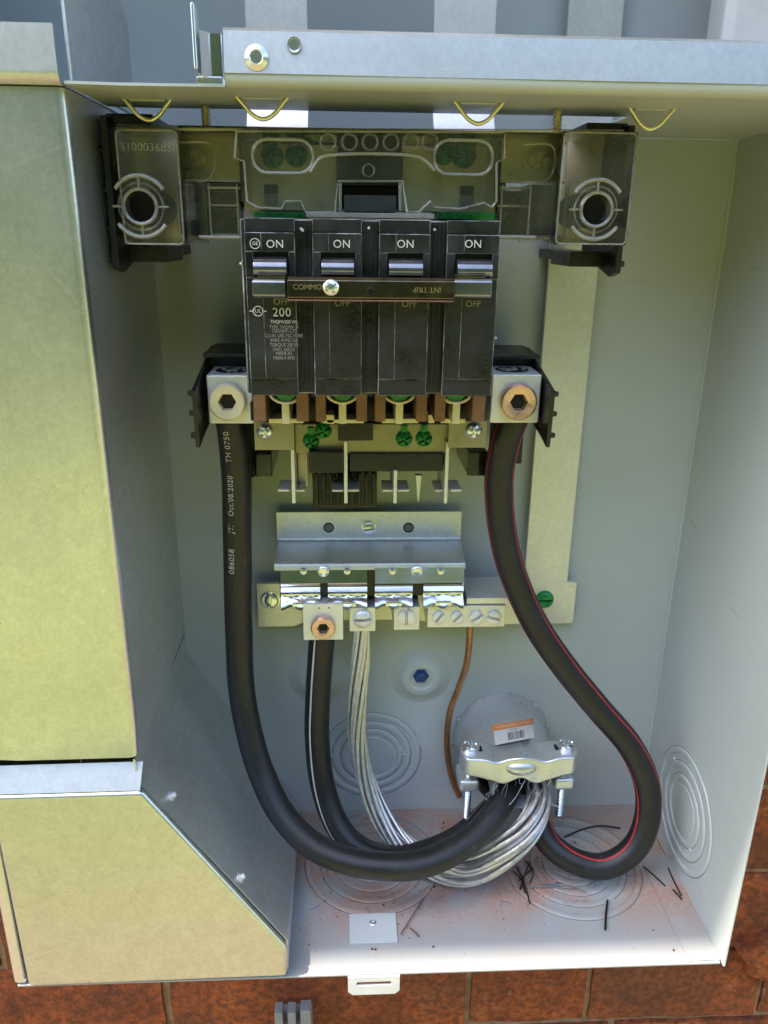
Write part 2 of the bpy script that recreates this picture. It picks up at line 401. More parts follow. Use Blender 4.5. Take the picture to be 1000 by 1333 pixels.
def text(body, size, pos, mat, parent, right=(1, 0, 0), up=(0, 0, 1), name='lettering', spacing=1.0, sx=1.0, bend=None):
    me = text_mesh(body, size, spacing); pos = Vector(pos); r = Vector(right).normalized(); u = Vector(up).normalized()
    for v in me.vertices:
        v.co = bend(v.co.x, v.co.y) if bend else pos+r*(v.co.x*sx)+u*v.co.y
    me.materials.clear(); me.materials.append(MATS[mat]); me.name = name
    L = BASE[parent.name]; me.transform(Matrix.Scale(MM, 4) @ Matrix.Translation(-L))
    o = bpy.data.objects.new(name, me); COL.objects.link(o); o.parent = parent; BASE[o.name] = L
    return o
def set_screw(name, parent, c, R, mat, depth=3.0):
    """hex-socket set screw facing the viewer (-y), c = centre on its front face"""
    sh = Shape(); c = Vector(c)
    pr = [(R, -4.2), (R, -0.9), (R*0.9, 0.0), (R*0.66, -0.1), (R*0.50, -0.55), (R*0.47, -3.4), (R*0.2, -3.5)]
    sh.lathe(c, (0, -1, 0), pr, 36, inner=(4, 5, 6), caps=True)
    o = obj(name, sh, mat, parent)
    obj('socket_floor', Shape().lathe(c+Vector((0, 3.3, 0)), (0, -1, 0), [(R*.45, 0), (R*.4, .15), (0, .15)], 6), 'socket_dark', o)
    return o
def screw_head(name, parent, c, R, h, mat, slot='slot', axis=(0, -1, 0), rot=0.0, dome=0.4, sw=0.14, washer=0.0):
    sh = Shape(); c = Vector(c); ax = Vector(axis).normalized()
    if washer: sh.lathe(c, ax, [(washer, 0), (washer, 0.7), (R*0.8, 0.9)], 28)
    sh.head(c+ax*(0.6 if washer else 0), ax, R, h, slot, sw, 0.85 if slot == 'slot' else 0.55, 12, 56, dome, rot, 0)
    return obj(name, sh, mat, parent)

# ================================================================== STRUCTURE
g = Shape(); rows = []                          # lawn, its unseen far end raised into a sky-blocking bank in place of trees
for y, z in ((12, -1150), (-2000, -1150), (-4200, -1130), (-5600, -1000), (-6200, -500), (-6700, 500), (-7200, 1700), (-7700, 2900), (-8300, 4100), (-9200, 5100), (-11000, 5700), (-16000, 6200)):
    k = min(1.0, max(0.0, (z+1150)/1500)); row = []
    for x in np.linspace(-24000, 24000, 49):
        q = mnoise.noise(Vector((x*.0006, y*.0006, 3.0)))*900*k+mnoise.noise(Vector((x*.0017, z*.0017, 8.0)))*420*k
        row.append((x, y+q, z+q*.5))
    rows.append(row)
g.sheet(rows)
obj('ground', g, 'lawn', kind='structure')

wall = empty('brick_wall', (80, 20, -1150), 'weathered red brick wall behind and below the grey enclosure', 'wall')
obj('mortar', Shape().box(-3000, 3000, 13, 120, -1150, 1990), 'mortar', wall)
# bricks: 250 x 80 mm module, each its own piece around what the photo shows
BV = []
for k in range(7):
    sh = Shape(); nx, nz = 9, 4; w, h, d = (243, 73, 12) if k < 5 else ((97, 73, 12) if k == 5 else (146, 73, 12))
    rows = []
    for j in range(nz+1):
        row = []
        for i in range(nx+1):
            x = -w/2+w*i/nx; z = -h/2+h*j/nz
            e = (i in (0, nx)) or (j in (0, nz))
            q = mnoise.noise(Vector((x*0.03+k*9, z*0.05, k*3.3)))
            dx = mnoise.noise(Vector((x*0.06, z*0.06, k*7+50)))*2.2; dz = mnoise.noise(Vector((x*0.05, z*0.05, k*7+90)))*2.2
            row.append((x+dx*(1 if e else 0.3), -6-q*1.8+(2.2 if e else 0), z+dz*(1 if e else 0.3)))
        rows.append(row)
    sh.sheet(rows)
    bnd = rows[0]+[r[-1] for r in rows[1:]]+rows[-1][::-1][1:]+[r[0] for r in rows[1:-1]][::-1]
    sh.loft([bnd, [(p[0], 6, p[2]) for p in bnd]], True); sh.fix()
    me = mesh_of(sh, 'brick', 50); me.transform(Matrix.Scale(MM, 4)); me.name = 'brick'; BV.append(me)
def brick(x, z, k):
    o = bpy.data.objects.new('brick', BV[k]); COL.objects.link(o); o.parent = wall
    o.location = (Vector((x, 13+random.uniform(-1.2, 1.2), z))-BASE[wall.name])*MM
    o.rotation_euler = (random.uniform(-.01, .01), random.uniform(-.008, .008), random.uniform(-.006, .006))
for c in range(-8, 5):
    z0 = 3-80*(c+1); zc = z0+40
    off = -149 if c % 2 == 0 else -24
    for k in range(-2, 4):
        x0 = off+250*k; xc = x0+125
        if zc > 45 and x0 > -195 and x0+250 < 235: continue       # wholly behind the enclosure
        if c == 2 and k == 1:                                     # a cut pair with a tight joint at x = 201
            brick(101+50, zc, 5); brick(203+74, zc, 6); continue
        brick(xc, zc, random.randrange(5))
# crumbled lump of mortar standing proud at the right
sh = Shape(); c0 = P(985, 1253, 0); pts = []
for px, py in ((958, 1238), (985, 1226), (1012, 1222), (1024, 1262), (1004, 1284), (990, 1270), (972, 1268), (976, 1256)):
    q = P(px, py, 0); pts.append((q.x, q.z))
sh.prism(pts, 'y', -3, 12, 1.6, 2)
bmesh.ops.subdivide_edges(sh.bm, edges=sh.bm.edges[:], cuts=2, use_grid_fill=True)
for v in sh.bm.verts: v.co += Vector((mnoise.noise(v.co*0.15), mnoise.noise(v.co*0.15+Vector((9, 0, 0)))*1.5, mnoise.noise(v.co*0.15+Vector((0, 9, 0)))))*2.0
obj('mortar_lump', sh, 'brick', wall)

eave = empty('roof_eave', (0, -215, 1900), 'painted roof eave overhanging the brick wall above', 'roof')
obj('soffit', Shape().box(-3000, 3000, -425, 12, 1902, 1912), 'soffit_paint', eave)
obj('fascia', Shape().box(-3000, 3000, -440, -426, 1900, 2050, 2), 'soffit_paint', eave)

# ------------------------------------------------------------------ the enclosure
XL, XR, RIM, TOP = -187.0, 218.5, -135.5, 760.0
enc = empty('electrical_enclosure', (15, -68, 0), 'open grey painted metal electrical enclosure fixed to the brick wall', 'enclosure')
bp_ = obj('back_panel', Shape().box(XL, XR+1.2, 0, 1.5, -1.4, TOP), 'enamel', enc)
fl_ = obj('floor_panel', Shape().box(XL+1, XR-1, RIM, -0.05, -1.4, 0, 0.4, 2), 'enamel_dusty', enc)
rw_ = obj('right_wall', Shape().box(XR, XR+1.5, RIM-1.5, -0.05, -1.6, TOP, 0.5, 2), 'enamel', enc)
lw = Shape(); lw.sheet([[(XL-1, -0.2, z), (XL-1, -120, z)]+[(XL-1+3*(1-math.cos(a)), -132-3*math.sin(a), z) for a in (0, .5, 1, 1.57)]+[(XL+5, -135, z), (XL+6, -133, z)] for z in (2, TOP)])
obj('left_wall', lw, 'zinc_bright', enc, thick=1.2)
obj('top_panel', Shape().box(XL, XR, RIM, -0.05, TOP, TOP+1.5), 'enamel', enc)
fs = obj('seam_flange', Shape().hexa([tuple(p) for p in (PZ(833, 1120)+Vector((0, 0, 0.02)), PZ(898, 1254)+Vector((0, 1, .02)), Vector((XR-.2, -134, .02)), Vector((XR-.2, -52, .02)),
        PZ(833, 1120)+Vector((0, 0, 0.75)), PZ(898, 1254)+Vector((0, 1, .75)), Vector((XR-.2, -134, .75)), Vector((XR-.2, -52, .75)))]).fix(), 'enamel_dusty', fl_)
# folded weld lines where the panels meet
obj('corner_fold', Shape().cyl((XR-0.3, -0.6, 0), (XR-0.3, -0.6, 440), 1.1, seg=8), 'enamel', bp_)
# concentric knockouts
def knockout(c, axis, radii, mat, parent, sx=1.0):
    for r in radii:
        sh = Shape(); sh.lathe(c, axis, [(r-2.1, 0.0), (r-1.6, 0.7), (r-0.8, 0.95), (r+0.8, 0.95), (r+1.6, 0.7), (r+2.1, 0.0)], 48)
        obj('knockout_ring', sh, mat, parent)
        ax = Vector(axis); u = ax.orthogonal().normalized(); w_ = ax.cross(u); g0 = r*1.7
        for h0 in (0, math.pi):                                    # the punched cut, bridged by two tie points
            rr = [[Vector(c)+ax*.05+(u*math.cos(h0+g0+t)+w_*math.sin(h0+g0+t))*q for t in np.linspace(.12, math.pi-.12, 30)] for q in (r+2.3, r+2.58)]
            obj('knockout_cut', Shape().sheet(rr), 'socket_dark', parent)
    sh = Shape(); sh.lathe(c, axis, [(radii[-1]-4.6, 0.0), (radii[-1]-5.2, 0.5), (0, 0.5)], 36); obj('knockout_disc', sh, mat, parent)
    u = Vector(axis).orthogonal().normalized()
    if abs(axis[1]) > .5: u = Vector((1, 0, 0))
    for q, r in enumerate(radii[1:]):
        p = Vector(c)+u*((r+3)*(1 if q % 2 else -1))
        obj('knockout_tie', Shape().lathe(p, axis, [(1.4, 0), (1.2, 0.8), (0, 1.0)], 10), mat, parent)
k0 = P(484, 983, 0); knockout((k0.x, 0, k0.z), (0, -1, 0), (33, 26, 20), 'enamel', bp_)
knockout((XR, -63, 48), (-1, 0, 0), (38, 29, 21), 'enamel', rw_)
knockout((16, -50, 0), (0, 0, 1), (43, 33, 24, 16), 'enamel_dusty', fl_)
knockout((150, -57, 0), (0, 0, 1), (44, 34, 25, 17), 'enamel_dusty', fl_)
# pressed bosses; one carries a blue fixing screw
for (px, py) in ((548, 880), (416, 880)):
    c = P(px, py, 0)
    obj('pressed_boss', Shape().lathe((c.x, 0, c.z), (0, -1, 0), [(21, 0), (17, 1.0), (14, 3.2), (11.5, 4.2), (8.5, 4.2), (7.6, 3.6), (0, 3.6)], 40), 'enamel', bp_)
c = P(548, 880, -4)
obj('fixing_screw', Shape().lathe((c.x, -3.5, c.z), (0, -1, 0), [(5.6, 0), (5.6, 0.8), (4.2, 1.0), (4.2, 3.0), (3.6, 3.6), (2.2, 3.6), (1.9, 2.6), (0, 2.6)], 6), 'blue_paint',
    label='blue hex head screw in the pressed boss of the back panel', cat='screw', angle=20)
# shelf dividing the two compartments, with turned-up front flange
def arc(cx, cy, r, a0, a1, n=6): return [(cx+r*math.cos(a0+(a1-a0)*i/n), cy+r*math.sin(a0+(a1-a0)*i/n)) for i in range(n+1)]
prof = [(-78, 452), (-110, 452)]+arc(-132, 455.6, 3.6, -math.pi/2, -math.pi, 7)+[(-135.6, 458.4)]
sh = Shape(); sh.sheet([[(x, y, z) for y, z in prof] for x in np.linspace(-45, XR-1.0, 12)])
shelf = obj('divider_shelf', sh, 'enamel', enc, thick=1.0)
sh = Shape(); sh.sheet([[(x, y, 452+.15*math.sin(x*.1)) for y in (-78, -110, -134.5)] for x in np.linspace(-105, -45.2, 4)])
obj('shelf_ledge', sh, 'enamel', shelf, thick=1.0)
sh = Shape(); sh.sheet([[(x, y, 452.0) for y in (-77.8, -40, -.8)] for x in (129, 170, XR-1)]); obj('shelf_return', sh, 'enamel', shelf, thick=1.0)
sh = Shape(); sh.sheet([[(x, y, 452.0) for y in (-99.8, -40, -.8)] for x in (XL+1, -150, -107.5)]); obj('shelf_return', sh, 'enamel', shelf, thick=1.0)
#, sh, 'galvanised', shelf, thick=1.0)
prof2 = [(-100, 452)]+arc(-132, 455.6, 3.6, -math.pi/2, -math.pi, 7)+[(-135.6, 471)]
sh = Shape(); sh.sheet([[(x, y, z) for y, z in prof2] for x in (XL+1.5, -150, -106.5)]); obj('left_flange', sh, 'galvanised_flange', shelf, thick=1.0)
sh = Shape(); sh.sheet([[(x, -136.0+0.2*math.sin(x*.04)+(z-456)*.10, z) for z in (456.0, 464, 470.0)]+[(x, -133.6, 471.0)] for x in np.linspace(-45, XR-1, 14)])
obj('front_flange', sh, 'galvanised_flange', shelf, thick=1.0)
# wire hooks pressed out of the shelf
for (a, b_) in (((162, 130), (222, 130)), ((308, 127), (375, 128)), ((592, 133), (655, 135)), ((818, 142), (880, 142))):
    p0, p1 = PZ(*a, 451.4), PZ(*b_, 451.4); y = (p0.y+p1.y)/2; d = p1.x-p0.x
    pts = spline([(p0.x, y, 451.8), (p0.x+d*.14, y, 448.6), (p0.x+d*.3, y, 445.2), (p0.x+d*.5, y, 443.6), (p0.x+d*.7, y, 445.2), (p0.x+d*.86, y, 448.6), (p1.x, y, 451.8)], 1.2)
    hk = obj('wire_hook', Shape().tube(pts, 0.85, 10), 'yellow_zinc', shelf)
    obj('hook_slot', Shape().box(p0.x+2.5, p1.x-2.5, y-1.1, y+1.1, 450.9, 451.35), 'white_enamel', hk)
for px, py, lb in ((267, 135, 'threaded brass screw hanging under the shelf beside the latch tab'), (727, 140, 'threaded brass screw hanging under the shelf above the silver strip')):
    p = PZ(px, py, 452); sh = Shape()
    sh.cyl((p.x, p.y, 441.8), (p.x, p.y, 451.4), 1.5, seg=14, ch=.4)
    for k in range(9): sh.lathe((p.x, p.y, 442.4+k*0.95), (0, 0, 1), [(1.5, 0), (2.1, 0.35), (1.5, 0.7)], 14)
    obj('machine_screw', sh, 'yellow_zinc', label=lb, cat='screw')
# upright sheet standing on the shelf at the left
sh = Shape(); sh.prism([(-131, 452.8), (-38, 452.8), (-36, 490), (-40, 496), (-78, 510), (-131, 540)], 'x', -104.2, -103.0, 0.25)
obj('upright_partition', sh, 'galvanised_dull', label='upright galvanised sheet with a cut-off corner standing on the shelf', cat='partition')
# latch tab at the left end of the flange
lt = empty('latch_bracket', (-49, -131, 452.5), 'bent shiny latch tab standing at the left end of the front flange', 'bracket')
sh = Shape(); sh.prism([(-54.8, -140), (-54.0, -141), (-53.6, -136), (-50.5, -131.5), (-46.2, -131.2), (-46.2, -130.2), (-51, -130.4), (-54.6, -135)], 'z', 455, 470, .2); obj('bent_strap', sh, 'chrome_clip', lt)
sh = Shape(); sh.box(-55.4, -53.9, -142, -135.5, 456, 477.5, .7, 3); obj('lip', sh, 'zinc_bright', lt)
obj('foot', Shape().box(-56, -46.2, -133.8, -127, 452.55, 455.2, .4, 2), 'zinc_bright', lt)
# bolt and hole on the flange
c = P(334, 75, -136.6); fb = empty('flange_bolt', (c.x, -136.4, c.z-5), 'round pierced bolt with a bright collar on the front flange', 'bolt')
obj('collar', Shape().lathe((c.x, -136.3, c.z), (0, -1, 0), [(4.6, 0), (4.4, 0.7), (3.2, 1.5), (2.6, 1.9), (2.2, 1.6)], 32), 'zinc_bright', fb)
screw_head('bolt_end', fb, (c.x, -136.5, c.z), 2.25, 1.4, 'copper_dull', None, dome=.5)
c = P(383, 58, -136.6); obj('flange_hole', Shape().lathe((c.x, -136.45, c.z), (0, -1, 0), [(2.8, 0), (2.6, .5), (2.0, .4), (1.9, .1), (0, 0.1)], 24), 'zinc_bright', shelf)
# hasp tab under the front rim
sh = Shape(); a, b_ = P(453, 1271, -136.4), P(520, 1293, -136.4); x0, x1, z1, z0 = a.x, b_.x, -1.2, b_.z; ch = 2.6
sx0, sx1 = x0+5, x1-5; zm1, zm0 = z1-3.6, z1-6.6
for pts in ([(x0, z1), (x1, z1), (x1, zm1), (x0, zm1)], [(x0, zm1-.01), (sx0, zm1-.01), (sx0, zm0), (x0, zm0)], [(sx1, zm1-.01), (x1, zm1-.01), (x1, zm0), (sx1, zm0)],
            [(x0, zm0-.01), (x1, zm0-.01), (x1, z0+ch), (x1-ch, z0), (x0+ch, z0), (x0, z0+ch)]):
    sh.prism(pts, 'y', -136.6, -135.2)
obj('hasp_tab', sh, 'white_enamel', enc)
# small plate on the floor, right of the cover
a, b_ = PZ(455, 1230), PZ(515, 1190); pl = obj('floor_plate', Shape().box(a.x, b_.x, a.y, b_.y, 0.05, 1.2, .3, 2), 'enamel', fl_)
obj('plate_dimple', Shape().lathe(((a.x+b_.x)/2, b_.y-7, 1.2), (0, 0, 1), [(2.2, 0), (1.6, .35), (1.0, .3), (.7, .05), (0, .05)], 16), 'galvanised_dull', pl)
# paint chip at the front of the floor
# ------------------------------------------------------------------ left covers
uc = empty('upper_barrier_cover', (-140, -60, 147), 'tall flat galvanised sheet cover with a folded edge beside the breaker space', 'cover')
def upper_sheet():
    rows = []
    for z in (149.5, 152, 155, 158, 163, 168, 173, 180, 195, 215, 240, 265, 290, 320, 350, 380, 415, 451):
        dy = -3.2*max(0, (180-z)/30)**2
        wv = 1.1*math.sin(z*.021+.6)
        rows.append([(XL+2, -130+dy*.6, z), (-165, -130+dy+wv, z), (-140, -129.6+dy+wv*1.3, z), (-118, -130+dy, z)]+[(x, y+dy, z) for x, y in arc(-110.5, -126.4, 3.6, -math.pi/2, 0, 6)]+[(-107, -118, z), (-107.4, -60, z), (-108.5, -0.7, z)])
    return rows
sh = Shape(); sh.sheet([r[:-3] for r in upper_sheet()]); obj('front_sheet', sh, 'galvanised', uc, thick=1.0)
sh = Shape(); sh.sheet([[r[-4], r[-3], r[-2], r[-1]] for r in upper_sheet()]); obj('side_sheet', sh, 'galvanised_dull', uc, thick=1.0)
lc = empty('lower_barrier_cover', (-100, -70, 0), 'lower galvanised cover with a slanting right edge above the rim', 'cover')
YC = -138.0
out = [(-179.0, 1.2), (-35.2, 2.6), (-34.6, 23.5), (-104.8, 131.6), (-180.5, 130.6)]
sh = Shape(); sh.prism(out, 'y', YC, -132.6, 2.3, 4); obj('front_sheet', sh, 'galvanised', lc, label='yellowish front sheet of the lower cover', angle=50)
sh = Shape(); sh.sheet([[(-183, -136.6, 131.0), (-105.6, -136.6, 131.8)], [(-183, -129.2, 142.8), (-104.8, -129.2, 143.8)]]); obj('top_lip', sh, 'galvanised_flange', lc, thick=1.0)
sh = Shape(); rows = []
for i in range(9):
    f = i/8; y = -132.3*(1-f)-0.8*f; y2 = y
    rows.append([(-108.4, y, 147.5), (-107.6+(-0.6)*f, y, 132.6), (-71+(-1.0)*f, y, 79-9*f), (-34.9-0.8*f, y, 24-18*f), (-35.2-0.6*f, y, 0.4)])
sh.sheet(rows); obj('slanted_sheet', sh, 'galvanised_dull', lc, thick=1.0)
# two screw ends through the slanted sheet
nrm = Vector((110, 0, 71)).normalized()
for px, py in ((222, 1037), (312, 1143)):
    best = None
    for Y in np.linspace(-130, -30, 120):
        p = P(px, py, Y); f = (Y+126.8)/126
        zl = 132.6+(p.x+107.6)*((24-18*f)-132.6)/(72.7)
        if best is None or abs(p.z-zl) < best[0]: best = (abs(p.z-zl), p)
    p = best[1]
    sh = Shape(); sh.lathe(p+nrm*0.2, nrm, [(3.0, 0), (2.8, .5), (1.7, .7), (1.6, 2.6), (0.9, 3.3), (0, 3.4)], 18); obj('screw_end', sh, 'aluminium', lc)

# ================================================================== OBJECTS
# ------------------------------------------------------------------ bus straps
def pbox(sh, px0, py0, px1, py1, Y0, Y1, bev=0.0, seg=2, midx=-1):
    """box whose front face (at depth Y0) fills the photo rectangle; Y1 is its back"""
    a, b = P(px0, py0, Y0), P(px1, py1, Y0); c, d = P(px0, py1, Y0), P(px1, py0, Y0)
    return sh.box((a.x+c.x)/2, (b.x+d.x)/2, Y0, Y1, (b.z+c.z)/2, (a.z+d.z)/2, bev, seg, midx)
def strap(px0, px1, label):
    a, b = P(px0, 20, -58).x, P(px1, 20, -58).x
    prof = [(-58, 700), (-58, 476), (-58.5, 468), (-66, 452), (-72, 444), (-74, 438), (-74, 404)]
    sh = Shape(); sh.sheet([[(x, y, z) for y, z in prof] for x in (a, (a+b)/2, b)])
    obj('bus_strap', sh, 'tin_plate', thick=3.2, label=label, cat='busbar', group='line straps to the breaker')
strap(320, 400, 'flat line strap rising behind the flange bolt')
strap(565, 645, 'flat line strap rising behind the middle of the flange')

# long neutral strip running down the back panel with its foot plate
ns = empty('neutral_strip', (130, -6, 156), 'long pale silver strip running down the back panel to a foot plate', 'busbar')
obj('strip', Shape().box(115.0, 143.6, -9.5, -6.0, 187.2, 720, .5, 2), 'tin_plate', ns)
sh = Shape(); sh.prism([(-58, 188), (-58, 157), (-35, 157), (-26, 161), (46, 161), (60, 157), (150, 157), (150, 187), (116, 189.5)], 'y', -9.8, -6.0, .5, 2); obj('foot_plate', sh, 'tin_plate', ns)
for q in ((118, 140, 158, 180), (-54, -38, 160, 180), (122, 137, 420, 440)):
    obj('standoff', Shape().box(q[0], q[1], -6.05, -.05, q[2], q[3]), 'black_plastic', ns)
c = P(352, 781, -10); screw_head('screw', ns, (c.x, -9.6, c.z), 5.4, 2.6, 'zinc_bright', 'slot', rot=1.4, washer=6.2)
c = P(709, 780, -10); screw_head('green_screw', ns, (c.x, -9.6, c.z), 5.4, 3.0, 'green_paint', 'slot', rot=0.0, washer=6.0)
c = P(716, 780, -10); 

# ------------------------------------------------------------------ moulded base behind the breaker
mb = empty('moulded_base', (10, -50, 385), 'black moulded base with side plates carrying the breaker bus', 'base')
for s, x0, x1, xin in ((-1, -104.2, -101.2, -84), (1, 124.0, 127.0, 108)):
    sh = Shape(); sh.prism([(-96, 446), (-40, 452), (-40, 392), (-88, 382), (-97, 384)], 'x', x0, x1, .5, 2); sp = obj('side_plate', sh, 'black_plastic', mb)
    lo, hi = (min(x0, xin), max(x0, xin)) if s < 0 else (min(x1, xin), max(x1, xin))
    sh = Shape(); sh.box(lo, hi, -78, -40, 386, 393, .5, 2); obj('block', sh, 'black_plastic', mb); sh = Shape(); sh.box(lo, hi, -86, -40, 443, 448, .5, 2); obj('block', sh, 'black_plastic', mb)
    obj('web', Shape().box(lo+3, hi-3, -46, -.1, 388, 393, .4, 1), 'black_plastic', mb)
    for z in (433, 417, 401, 388):
        xx = x0 if s < 0 else x1
        obj('nub', Shape().cyl((xx-s*.3, -93, z), (xx+s*2.4, -93, z), 1.7, 1.4, 12, .3), 'black_plastic', sp)
# tray and bus plates seen through the clear cover
sh = Shape(); pbox(sh, 236, 172, 660, 272, -74, -30, .6); obj('tray', sh, 'black_plastic', mb)
for (a, b, nm) in (((243, 176, 322, 236), -78.5, 'bus_plate'), ((640, 178, 728, 238), -78.5, 'bus_plate'), ((316, 188, 440, 274), -79.5, 'bus_plate'), ((522, 190, 648, 276), -79.5, 'bus_plate')):
    sh = Shape(); pbox(sh, *a, b, -74.1, .4); obj(nm, sh, 'brass_tin', mb)
for q in ((168, 180, 236, 312), (735, 182, 800, 312)):
    sh = Shape(); pbox(sh, *q, -62, -58, .5); obj('bus_plate', sh, 'brass_tin', mb)
sh = Shape(); pbox(sh, 438, 198, 525, 242, -88, -74.1, .6); obj('latch_block', sh, 'black_plastic', mb)
sh = Shape(); pbox(sh, 448, 254, 516, 276, -92, -74.1, .5); obj('latch_tongue', sh, 'grey_plastic', mb)
for q in ((233, 240, 272, 306), (270, 248, 312, 266), (272, 270, 312, 304), (686, 240, 727, 308), (645, 248, 688, 266), (648, 270, 688, 306)):
    sh = Shape(); pbox(sh, *q, -84, -66, .8); obj('pocket', sh, 'pocket_brown', mb)
for q in ((270, 243, 313, 246), (645, 243, 690, 246), (272, 266, 312, 268.5), (648, 267, 688, 269.5), (275, 305, 312, 309), (646, 306, 686, 310)):
    sh = Shape(); pbox(sh, *q, -85, -80, .2); obj('bus_edge', sh, 'brass_tin', mb)
for (px, py) in ((258, 207), (700, 209)):
    c = P(px, py, -79); screw_head('bus_screw', mb, (c.x, -78.4, c.z), 5.0, 3.2, 'brass_tin', 'combo', rot=.6, dome=.5, washer=6.0)
for (px, py, r, rot) in ((355, 204, 4.6, .2), (386, 203, 4.6, 1.1), (578, 200, 4.6, .9), (604, 203, 5.0, .3), (402, 183, 2.6, 0), (352, 186, 3.2, .4), (610, 186, 3.2, .8)):
    c = P(px, py, -80); screw_head('green_screw', mb, (c.x, -79.3, c.z), r*1.08, 6.5, 'green_paint', 'combo', rot=rot, dome=.5)
for (a) in ((330, 276, 400, 286), (570, 276, 645, 286)):
    sh = Shape(); pbox(sh, *a, -96, -78, .5); obj('green_tab', sh, 'green_paint', mb)
for a in ((344, 240, 361, 252), (600, 242, 617, 254)):
    sh = Shape(); pbox(sh, *a, -81.5, -79, .2); obj('slot_window', sh, 'socket_dark', mb)
for a in ((344, 253, 361, 266), (600, 255, 617, 268)):
    sh = Shape(); pbox(sh, *a, -82, -79, .3); obj('slot_tab', sh, 'grey_plastic', mb)

# ------------------------------------------------------------------ smoky clear terminal cover
cc = empty('clear_terminal_cover', (10, -105, 395), 'smoky clear plastic cover over the terminals above the breaker', 'cover')
def rect_tube(px0, py0, px1, py1, Y, r, rad, skip=None):
    a, b = P(px0, py0, Y), P(px1, py1, Y); x0, x1, z0, z1 = a.x, b.x, b.z, a.z; pts = []
    for cx_, cz_, a0 in ((x1-rad, z1-rad, 0), (x0+rad, z1-rad, 90), (x0+rad, z0+rad, 180), (x1-rad, z0+rad, 270)):
        for i in range(6):
            t = math.radians(a0+18*i); pts.append(Vector((cx_+rad*math.cos(t), Y, cz_+rad*math.sin(t))))
    pts.append(pts[0]); return pts
def wing(px0, px1, py0, py1, hx, hy, side):
    Y = -107; a, b = P(px0, py0, Y), P(px1, py1, Y); x0, x1, z0, z1 = a.x, b.x, b.z, a.z; h = P(hx, hy, Y); R = 6.3
    # front plate with a real round hole
    n = 48; circ = [(h.x+R*math.cos(2*math.pi*i/n), h.z+R*math.sin(2*math.pi*i/n)) for i in range(n)]
    def onrect(i):
        t = 2*math.pi*i/n; dx, dz = math.cos(t), math.sin(t)
        kx = ((x1-h.x)/dx if dx > 1e-9 else (x0-h.x)/dx if dx < -1e-9 else 1e9); kz = ((z1-h.z)/dz if dz > 1e-9 else (z0-h.z)/dz if dz < -1e-9 else 1e9)
        k = min(kx, kz); return (h.x+dx*k, h.z+dz*k)
    ro = [onrect(i) for i in range(n)]
    for cxr, czr in ((x0, z0), (x1, z0), (x0, z1), (x1, z1)):                         # snap to the corners
        i = min(range(n), key=lambda q: (ro[q][0]-cxr)**2+(ro[q][1]-czr)**2); ro[i] = (cxr, czr)
    sh = Shape(); sh.loft([[(x, Y, z) for x, z in circ], [(x, Y, z) for x, z in ro]]); wp = obj('wing_front', sh, 'smoky_clear', cc, thick=1.4)
    sh = Shape(); sh.loft([[(x0, Y, z0), (x1, Y, z0), (x1, Y, z1), (x0, Y, z1)], [(x0, -76, z0+2), (x1, -76, z0+2), (x1, -76, z1), (x0, -76, z1)]]); obj('wing_side', sh, 'smoky_clear', cc, thick=1.2)
    obj('edge_bead', Shape().tube(rect_tube(px0, py0, px1, py1, Y-.4, .5, 2.0), .45, 6), 'clear_rib', wp)
    obj('collar', Shape().lathe((h.x, Y-.6, h.z), (0, -1, 0), [(6.2, -6), (6.2, 1.6), (7.1, 2.0), (7.6, 1.6), (7.6, 0)], 40, caps=False), 'clear_rib', wp)
    for r in (9.4,): obj('ring', Shape().lathe((h.x, Y-.6, h.z), (0, -1, 0), [(r-.4, 0), (r, .7), (r+.4, 0)], 44), 'clear_rib', wp)
    for a0 in (35, 215):
        pts = [Vector((h.x+12.2*math.cos(math.radians(a0+11*i)), Y-.9, h.z+12.2*math.sin(math.radians(a0+11*i)))) for i in range(11)]
        obj('arc_rib', Shape().tube(pts, .9, 8), 'clear_rib', wp)
    for k in range(4):
        t = math.pi/2*k; obj('spoke', Shape().tube([Vector((h.x+7.4*math.cos(t), Y-1, h.z+7.4*math.sin(t))), Vector((h.x+11.8*math.cos(t), Y-.8, h.z+11.8*math.sin(t)))], .55, 6), 'clear_rib', wp)
    return wp, (x0, x1, z0, z1)
wl, bl = wing(150, 240, 169, 318, 184, 269, -1)
wr, br = wing(735, 814, 172, 318, 775, 273, 1)
c = P(194, 192, -108.2); text('S1000368SP', 4.6, c, 'clear_rib', wl, sx=1.05)
# black wells behind the two holes
for b4, (hx, hy) in ((bl, (184, 269)), (br, (775, 273))):
    h = P(hx, hy, -107); sh = Shape(); sh.lathe((h.x, -95, h.z), (0, 1, 0), [(7.6, 0), (7.6, 26), (0, 26)], 32)
    obj('screw_well', sh, 'socket_dark', mb)
# connecting webs and the centre hood
for q, Y in (((240, 170, 313, 236), -96), ((655, 172, 735, 238), -96)):
    sh = Shape(); a, b = P(q[0], q[1], Y), P(q[2], q[3], Y); sh.sheet([[(a.x, Y, b.z), (b.x, Y, b.z)], [(a.x, Y, a.z), (b.x, Y, a.z)], [(a.x, -76, a.z), (b.x, -76, a.z)]])
    wb = obj('web', sh, 'smoky_clear', cc, thick=1.2)
    cx_ = (q[0]+14 if q[0] < 400 else q[2]-38)
    c = P(cx_+3, q[1]+36, Y)
    pts = [Vector((c.x-7, Y-.8, c.z+6)), Vector((c.x+5, Y-.8, c.z+6)), Vector((c.x+7, Y-.8, c.z+4)), Vector((c.x+7, Y-.8, c.z-5)), Vector((c.x+3, Y-.8, c.z-9)), Vector((c.x-6, Y-.8, c.z-9))]
    obj('bead', Shape().tube(spline(pts, 1.5), .5, 6), 'clear_rib', wb)
    obj('edge_bead', Shape().tube([Vector((a.x, Y-.4, b.z)), Vector((b.x, Y-.4, b.z))], .6, 6), 'clear_rib', wb)
